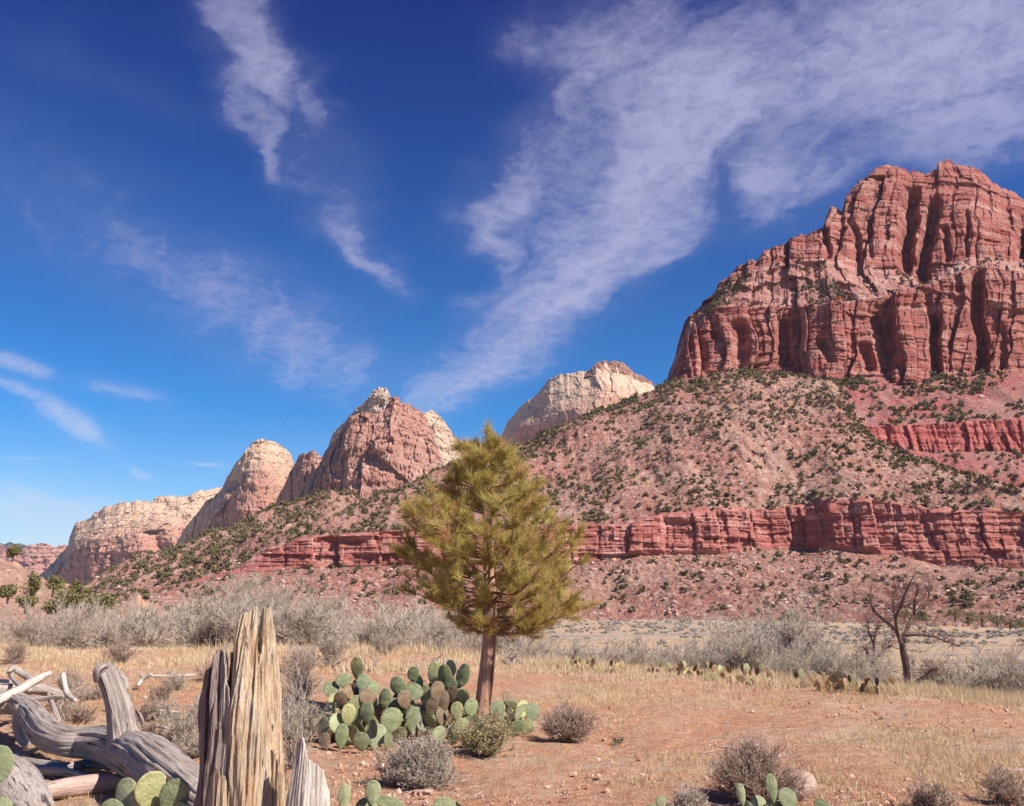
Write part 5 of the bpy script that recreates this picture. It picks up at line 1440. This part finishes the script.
PALEBARK = wood_mat('grey_sapwood', [(.32, (0.30, 0.24, 0.21)), (.5, (0.43, 0.36, 0.31)), (.68, (0.55, 0.46, 0.39))], (0.14, 0.08, 0.06), .8, .9, .02)
def stump():
    Y = 5.0; mp = Y / F_PX
    zz = lambda py: float(W(243, py, Y)[2])
    cxw = float(W(252, 740, Y)[0]); X = lambda px, py: float(W(px, py, Y)[0])
    root = empty('tree_stump', (cxw, Y, 0), 'tall jagged split stump, golden wood inside with a dark bark slab', 'stump')
    # outline of the pale wood: z -> left, right (world x, relative to the root)
    Lr = [(py, X(px, py)) for py, px in ((600, 248), (619, 242), (641, 236), (657, 235), (680, 231), (697, 228), (735, 222), (770, 219), (806, 217), (900, 212))]
    Rr = [(py, X(px, py)) for py, px in ((600, 272), (641, 274), (657, 275), (697, 279), (735, 282), (770, 284), (806, 285), (900, 290))]
    zL = sorted((zz(a), b) for a, b in Lr); zR = sorted((zz(a), b) for a, b in Rr)
    def rf(th, z):
        xl = np.interp(z, [a for a, _ in zL], [b for _, b in zL]); xr = np.interp(z, [a for a, _ in zR], [b for _, b in zR])
        half = (xr - xl) / 2; mid = (xr + xl) / 2 - cxw
        return half * .94 * (1 + .06 * np.cos(np.radians(th) * 3)) + mid * np.cos(np.radians(th))
    pts = [(-180, zz(690)), (-165, zz(668)), (-150, zz(648)), (-138, zz(628)), (-128, zz(620)), (-118, zz(615)), (-108, zz(609)), (-98, zz(606)), (-89, zz(611)), (-83, zz(622)), (-77, zz(640)), (-71, zz(656)), (-64, zz(652)), (-57, zz(632)), (-51, zz(613)), (-42, zz(605)), (-20, zz(606)), (0, zz(612)),
           (14, zz(640)), (30, zz(660)), (60, zz(650)), (85, zz(640)), (100, zz(636)), (125, zz(650)), (150, zz(676)), (180, zz(690))]
    shell('heartwood', GOLDWOOD, root, 0, 0, -180, 180, rf, lambda a: curve(pts, a), .05, 220, 260, amp=.021, seed=3, closed=True)
    # dark bark slab on the left
    bt = [(-212, zz(690)), (-200, zz(672)), (-188, zz(676)), (-176, zz(668)), (-164, zz(676)), (-156, zz(664)), (-146, zz(655)), (-138, zz(650)), (-130, zz(664)), (-122, zz(690)), (-114, zz(720))]
    def rb(th, z): return .095 + 0 * z + .012 * (1 - z / 1.1)
    bcx = X(226, 760) - cxw
    shell('bark', DARKBARK, root, bcx + .025, -.03, -214, -96, lambda th, z: .128 - .022 * z + 0 * th, lambda a: curve(bt, a), .05, 190, 150, amp=.022, seed=9)
    # grey weathered sliver between bark and wood
    shell('sapwood_slab', PALEBARK, root, .075 + bcx, -.02, -178, -100, lambda th, z: .142 - .02 * z + 0 * th, lambda a: curve([(-178, zz(684)), (-168, zz(662)), (-156, zz(650)), (-146, zz(644)), (-136, zz(650)), (-124, zz(670)), (-104, zz(700))], a), .03, 150, 80, amp=.012, seed=12)
    # broken pieces low on the front and right
    shell('splinter', GOLDWOOD, root, bcx + .03, -.10, -140, -60, lambda th, z: .085 + 0 * z + 0 * th, lambda a: curve([(-140, zz(772)), (-125, zz(766)), (-100, zz(770)), (-85, zz(764)), (-70, zz(778)), (-60, zz(800))], a), .03, 90, 60, amp=.008, seed=14)
    rcx = X(281, 780) - cxw
    shell('splinter', GOLDWOOD, root, rcx + .0, -.06, -150, -20, lambda th, z: .050 + 0 * z + 0 * th, lambda a: curve([(-150, zz(770)), (-120, zz(748)), (-95, zz(756)), (-70, zz(770)), (-45, zz(776)), (-20, zz(800))], a), .025, 90, 60, amp=.008, seed=15)
    # separate grey wedge to the right
    Y2 = 4.8; r2 = W(308, 806, Y2); z2 = lambda py: float(W(308, py, Y2)[2])
    w = empty('broken_wood_wedge', (r2[0], Y2, 0), 'pointed pale grey wedge of broken wood right beside the stump', 'wood')
    shell('slab', PALEWOOD, w, 0, 0.02, -185, 5, lambda th, z: .112 - .04 * sstep(.3, .75, z) + 0 * th, lambda a: curve([(-185, z2(806)), (-170, z2(790)), (-150, z2(765)), (-135, z2(742)), (-122, z2(736)), (-105, z2(742)), (-90, z2(757)), (-60, z2(764)), (-35, z2(770)), (-15, z2(790)), (5, z2(806))], a), .06, 120, 120, amp=.006, seed=21, jag=.2)
stump()

# ------------------------------------------------------------------ fallen logs and sticks
def logs():
    rng = np.random.default_rng(3)
    def T(lst):
        P, r = [], []
        for px, py, rp, z in lst:
            p = G(px, py, z); P.append(p); r.append(rp / F_PX * p[1])
        return np.array(P), np.array(r)
    P, r = T([(-40, 694, 9, .34), (0, 702, 10, .32), (18, 704, 10, .31), (33, 716, 12, .29), (47, 733, 14, .25), (68, 742, 13.5, .22), (90, 743, 15, .22), (115, 746, 18, .24), (140, 757, 22, .26), (163, 773, 24, .26), (186, 790, 23, .24), (206, 806, 21, .20), (232, 824, 19, .14)])
    g0 = np.array([P[6][0], P[6][1], 0]); root = empty('fallen_log', g0, 'thick curving weathered grey log with an upright broken stub', 'log')
    mb = MB(); tube(mb, P - g0, r * .92, 260, 90, .17, 5, cap=True, fs=1.4); mb.build('log_body', GREYWOOD, root)
    c0 = G(132, 750, .26)
    Yb = c0[1]; Q = [W(128, 752, Yb), W(122, 728, Yb - .02), W(119, 708, Yb - .04), W(114, 690, Yb - .04), W(108, 675, Yb - .03), W(104, 666, Yb - .02)]
    mb = MB(); tube(mb, np.array(Q) - g0, np.array([17, 12.5, 10.8, 9.6, 9.4, 6.8]) / F_PX * Yb, 120, 70, .22, 9, fs=1.3); mb.build('broken_stub', GREYWOOD, root)
    mb = MB(); tube(mb, np.array([W(114, 678, Yb + .02), W(121, 682, Yb + .04), W(127, 690, Yb + .05)]) - g0, np.array([7, 5.5, 2.5]) / F_PX * Yb, 20, 16, .4, 19); mb.build('knot', GREYWOOD, root)
    mb = MB(); tube(mb, np.array([W(106, 668, Yb - .05), W(100, 672, Yb - .08), W(98, 682, Yb - .07)]) - g0, np.array([6, 5, 3]) / F_PX * Yb, 20, 16, .4, 29); mb.build('knot', GREYWOOD, root)
    P, r = T([(-70, 800, 40, .16), (-20, 788, 34, .22), (5, 795, 30, .22), (24, 812, 24, .16), (40, 830, 18, .10)])
    mb = MB(); tube(mb, P, r, 60, 40, .14, 8); tag(mb.build('log_end', GREYWOOD), 'smooth pale grey log end filling the bottom left corner', 'log')
    P, r = T([(40, 793, 7, .06), (60, 789, 8.5, .07), (90, 785, 8.5, .07), (118, 782, 7, .07), (150, 776, 6, .06)])
    mb = MB(); tube(mb, P, r, 40, 20, .2, 14)
    PINKW = wood_mat('pinkish_wood', [(.32, (0.40, 0.27, 0.22)), (.5, (0.55, 0.40, 0.33)), (.68, (0.62, 0.50, 0.43))], (0.2, 0.11, 0.09), .6)
    tag(mb.build('small_log', PINKW), 'small pinkish log lying below the arch of the thick grey log', 'log')
    sticks = [
        ([(-10, 704, 4, .34), (15, 692, 4.5, .42), (32, 682, 4, .5), (50, 673, 2.5, .56)], PALEWOOD, 'straight pale stick lying slantwise over the broken branches'),
        ([(-10, 690, 6, .36), (20, 690, 5.5, .34), (40, 689, 5, .33), (58, 694, 4, .27), (70, 700, 2, .2)], GREYWOOD, 'thick dark grey branch level with the top of the pile'),
        ([(8, 672, 1.6, .55), (14, 668, 3, .58), (24, 675, 3.4, .5), (34, 682, 3, .44)], GREYWOOD, 'short hooked grey branch at the top of the pile'),
        ([(9, 670, 1.5, .55), (12, 678, 1.8, .48), (20, 686, 2, .42)], GREYWOOD, 'thin bent grey twig at the left of the pile'),
        ([(63, 674, 2.2, .52), (65, 686, 2.4, .4), (68, 695, 2.6, .32), (76, 701, 1.8, .28)], PALEWOOD, 'forked pale grey stick standing up right of the pile'),
        ([(20, 706, 4, .36), (17, 722, 4.2, .2), (22, 740, 3.5, .04), (30, 744, 2.5, .01)], GREYWOOD, 'grey branch hanging down from the log to the red soil'),
        ([(48, 694, 2, .3), (54, 708, 2.2, .2), (60, 722, 1.6, .06)], GREYWOOD, 'dark thin branch dropping behind the log'),
        ([(56, 690, 1.4, .3), (62, 702, 1.5, .18), (66, 716, 1.2, .04)], TWIGB, 'thin brown twig beside the dark thin branch'),
        ([(10, 754, 3, .03), (30, 762, 4, .05), (62, 768, 5, .06), (90, 764, 4, .07), (130, 771, 2.2, .06)], GREYWOOD, 'long grey branch on the ground in front of the thick log'),
        ([(18, 772, 3.5, .05), (45, 770, 4.5, .06), (75, 773, 3, .06), (100, 784, 2.2, .03), (108, 792, 1.2, .01)], GREYWOOD, 'crooked grey branch nearest the small pinkish log'),
        ([(-5, 748, 3, .05), (18, 756, 3.4, .05), (30, 752, 2, .06), (48, 744, 1.2, .08)], GREYWOOD, 'crooked root-like grey stick under the left end of the log'),
        ([(137, 686, 1.8, .04), (143, 679, 2, .14), (152, 674, 1.2, .22)], PALEWOOD, 'curved pale stick standing behind the stub'),
        ([(140, 676, 1, .03), (165, 676, 1.2, .03), (196, 675, .8, .03)], PALEWOOD, 'long thin pale stick lying on the red soil behind the log'),
        ([(140, 712, 1.2, .08), (160, 711, 1.4, .10), (178, 712, 1.0, .08)], PALEWOOD, 'thin pale stick in the brush right of the stub'),
        ([(136, 710, 1, .30), (141, 718, 1.8, .22), (143, 726, 1.4, .16)], DARKBARK, 'short dark hooked twig right at the base of the stub'),
        ([(146, 726, 1, .06), (162, 727, 1.2, .08), (180, 733, .8, .04)], PALEWOOD, 'thin pale stick lowest in the brush behind the log'),
        ([(30, 700, 1.8, .34), (46, 698, 2, .36), (64, 696, 1.2, .38)], GREYWOOD, 'thin grey stick crossing under the thick dark branch'),
        ([(-8, 682, 3, .42), (12, 684, 3.2, .40), (30, 690, 2.4, .36)], PALEWOOD, 'pale stick at the left edge above the dark branch'),
    ]
    for k, (lst, m, lb) in enumerate(sticks):
        P, r = T(lst); mb = MB(); tube(mb, P, r, 6 * len(P), 10, .3, 40 + k)
        o = mb.build('stick', m)
        tag(o, lb, 'stick')
logs()
def tangle():
    p = gpix(62, 735)
    for (px, py, h, w, st, lb, sd) in ((60, 722, .42, .8, 14, 'tangle of dry roots hanging under the broken branches left of the stub', 1), (20, 716, .45, .8, 12, 'tangle of dry twigs at the left edge of the branch pile', 2), (78, 700, .4, .6, 10, 'spray of thin dry roots beside the forked pale stick', 3), (112, 770, .2, .8, 14, 'flat spray of thin dead twigs on the ground below the thick log', 4)):
        p = gpix(px, py); g = twig_geo(1300 + sd, h, w, st, 3, 4, .007, .8, .0, 4, .6, .002)
        o = g.build('dry_roots', TWIG); o.location = p; tag(o, lb, 'roots')
tangle()

# ------------------------------------------------------------------ bare dark tree and its neighbour
def dead_trees():
    rng = np.random.default_rng(8)
    def tree(base_px, Y, limbs, label, fine, mat, twigmat, seed):
        b = gpt(base_px, Y); root = empty('bare_tree', b, label, 'tree')
        tips = []
        for i, (lst) in enumerate(limbs):
            P = []; r = []
            for k, (px, py, rp) in enumerate(lst):
                p = W(px, py, Y + (0 if i == 0 else ((.11 if i % 2 else -.11) * k))) - b; P.append(p); r.append(.70 * rp / F_PX * Y)
            if i == 0: P[0] = np.array([P[0][0], 0, -.03])
            mb = MB(); tube(mb, P, r, 7 * len(P), 9, .3, seed + i)
            o = mb.build('trunk' if i == 0 else 'branch', mat, root)
            S = spline(np.array(P), 20)
            for q in S[(4 if i else 14):]: tips.append(q)
        tips = np.array(tips)
        tw = MB(); n = fine
        p0 = tips[rng.integers(0, len(tips), n)]; d = unit(rng.normal(size=(n, 3)) + [0, 0, .7])
        L = rng.uniform(.1, .34, n)
        for k in range(3):
            p1 = p0 + d * (L / 3)[:, None]; tw.segs(p0, p1, .0045 - .001 * k, .0035 - .001 * k, 3, rng.uniform(.2, .8, n)); d = unit(d + rng.normal(size=(n, 3)) * .35); 
            c = rng.integers(0, n, n // 2); d2 = unit(d[c] + rng.normal(size=(n // 2, 3)) * .8); tw.segs(p1[c], p1[c] + d2 * .13, .003, .002, 3, .6)
            p0 = p1
        tw.build('twigs', twigmat, root)
    tree(912, 14.6, [[(912, 692, 5.5), (908, 680, 4.6), (906, 664, 4.2), (903, 650, 3.8), (902, 643, 3.4)],
                     [(902, 645, 3.0), (898, 634, 2.6), (894, 628, 2.4), (882, 618, 1.9), (873, 609, 1.6), (870, 596, 1.1), (872, 583, .7)],
                     [(898, 636, 2.0), (896, 618, 1.8), (901, 606, 1.5), (905, 594, 1.2), (913, 577, .7)],
                     [(902, 646, 2.8), (906, 632, 2.5), (911, 620, 2.2), (919, 609, 1.9), (928, 601, 1.5), (929, 590, 1.1), (929, 579, .7)],
                     [(914, 615, 1.5), (915, 600, 1.2), (918, 584, .8)], [(895, 620, 1.2), (893, 602, 1.0), (897, 588, .6)],
                     [(906, 636, 1.5), (918, 635, 1.3), (934, 637, 1.1), (945, 641, .8), (956, 645, .5)]],
         'dark leafless tree with twisting limbs on the right rim of the clearing', 420, DEADBARK, DARKTWIG, 60)
    tree(917, 14.9, [[(917, 694, 4.2), (917, 684, 3.6), (922, 679, 3.0), (930, 677, 2.2)], [(928, 678, 1.8), (937, 682, 1.4), (946, 685, .8)], [(924, 679, 1.6), (930, 671, 1.2), (938, 668, .7)], [(932, 677, 1.4), (944, 677, 1.0), (956, 680, .6)]],
         'low stubby dark leafless tree at the foot of the tall bare one', 160, DEADBARK, DARKTWIG, 80)
    tree(876, 19.5, [[(876, 680, 2.6), (875, 668, 2.3), (874, 652, 2.0), (875, 636, 1.7), (879, 624, 1.2)], [(874, 645, 1.3), (869, 632, 1.0), (868, 618, .6)], [(875, 660, 1.2), (884, 650, .9), (892, 646, .5)], [(875, 666, 1.1), (868, 656, .8), (864, 648, .5)]],
         'thin leafless tree just left of the tall dark bare tree', 240, DARKTWIG, DARKTWIG, 90)
    tree(795, 21.0, [[(793, 686, 2.6), (792, 674, 2.3), (797, 662, 2.0), (800, 654, 1.6)], [(800, 655, 1.3), (792, 645, 1.1), (786, 634, .8)], [(798, 660, 1.4), (808, 650, 1.1), (816, 640, .7)], [(792, 672, 1.2), (783, 660, 1.0), (779, 648, .6)]],
         'small reddish leafless tree inside the wide domed bare shrub', 260, DARKTWIG, DARKTWIG, 95)
dead_trees()

# ------------------------------------------------------------------ junipers, boulders
def greens():
    rng = np.random.default_rng(17)
    def juniper(px, py, Y, h, w, label, mat, seed, n=900):
        a, bz = ray(px, py); base = np.array([float(a) * Y, Y, CAM_H + float(bz) * Y])
        root = empty('juniper_tree', base, label, 'tree')
        mb = MB(); tube(mb, [[0, 0, -1.0], [.03 * h, 0, h * .25], [0, .02, h * .6]], [.06 * h, .05 * h, .02 * h], 12, 8, .4, seed); mb.build('trunk', DEADBARK, root)
        mb = MB(); rg = np.random.default_rng(seed)
        f = lumpy(rg, 9, 1.2)
        leaf_cloud(mb, n, rg, .15, lambda r_, n_: f(r_, n_) * [w * .68, w * .68, h * .92] - [0, 0, h * .26])
        mb.A = [np.clip(a_ + .25 * fbm(v[:, 0] / w * 3, v[:, 2] / h * 4, 0, 2), 0, 1) for a_, v in zip(mb.A, mb.V)]
        for i in range(len(mb.V)):
            pass
        mb.build('crown', mat, root, smooth=False)
    L = [(13, 556, 160, 2.6, 2.2, 'small juniper on the crest of the low red hill', SCRUBP), (31, 594, 118, 3.9, 2.3, 'tall narrow olive juniper on the low hill', SCRUBP), (53, 590, 125, 2.4, 2.4, 'round olive juniper right of the tall narrow one', SCRUBP),
         (8, 596, 118, 2.0, 2.4, 'olive juniper at the left edge of the hill', SCRUBP), (80, 600, 112, 3.2, 2.6, 'upright juniper behind the broad olive clump', SCRUBP), (75, 611, 105, 3.0, 4.4, 'broad olive juniper clump above the thicket', SCRUBP),
         (104, 612, 105, 2.4, 3.8, 'spreading olive juniper left of the orange mound', SCRUBP), (60, 612, 104, 2.0, 3.0, 'low juniper left of the broad olive clump', SCRUBP), (25, 606, 112, 1.4, 2.2, 'small low juniper under the tall narrow one', SCRUBP)]
    for i, (px, py, Y, h, w, lb, m) in enumerate(L): juniper(px, py, Y, h, w, lb, m, 200 + i, 1100 if w < 3 else 1900)
    # green bushes at the foot of the right slope
    names = ['first', 'second', 'third', 'fourth', 'fifth', 'sixth', 'seventh', 'eighth']
    for i, (px, py, h, w) in enumerate(((955, 618, 4.4, 6.5), (968, 622, 5.0, 6.5), (982, 624, 4.4, 7.0), (997, 624, 3.8, 6.0), (1010, 626, 3.6, 5.0), (1026, 627, 3.6, 5.0), (905, 618, 2.8, 4.5), (926, 620, 2.6, 4.0))):
        juniper(px, py, 268, h, w, f'{names[i]} green bush in the cluster at the foot of the right slope' if i < 6 else f'{"left" if i == 6 else "right"} one of two green bushes behind the dark bare tree', SCRUBP, 260 + i, 900)
    st = NM('orange_boulder', .95, .1); co = st.coord('Object')
    st.bump(st.noise(co, 4, 8, .75), .12)
    OB = st.color(st.mix(st.ramp(st.noise(co, 5, 6, .7), [(.4, 0.0), (.65, 1.0)]), (0.66, 0.40, 0.29), (0.72, 0.56, 0.45)))
    for (px, py, s, sc, lb, sd) in ((800, 796, .16, (1, .9, 1.1), 'rounded orange boulder behind the narrow upright cactus pads', 3), (1016, 772, .06, (1.3, 1, .6), 'flat dark red stone on the soil near the right edge', 4), (424, 794, .055, (1.3, 1, .6), 'small pink stone in front of the pale dry shrub', 5),
                                (689, 662, .30, (1.3, 1, .7), 'orange boulder at the rim behind the far row of cacti', 6), (726, 748, .035, (1.3, 1, .6), 'small red stone alone on the bare soil', 7)):
        V, T = rock_geo(800 + sd)
        # subdivide roughly through noise
        p = gpix(px, py); mb = MB(); V = V * np.array(sc); V = V * (1 + .08 * vn(V[:, 0] * 3, V[:, 1] * 3, V[:, 2] * 3))[:, None]
        mb.add(V * s, T=T, a=.5); o = mb.build('boulder', OB, smooth=(sd == 3)); o.location = p + [0, 0, s * .3]; tag(o, lb, 'boulder')
greens()
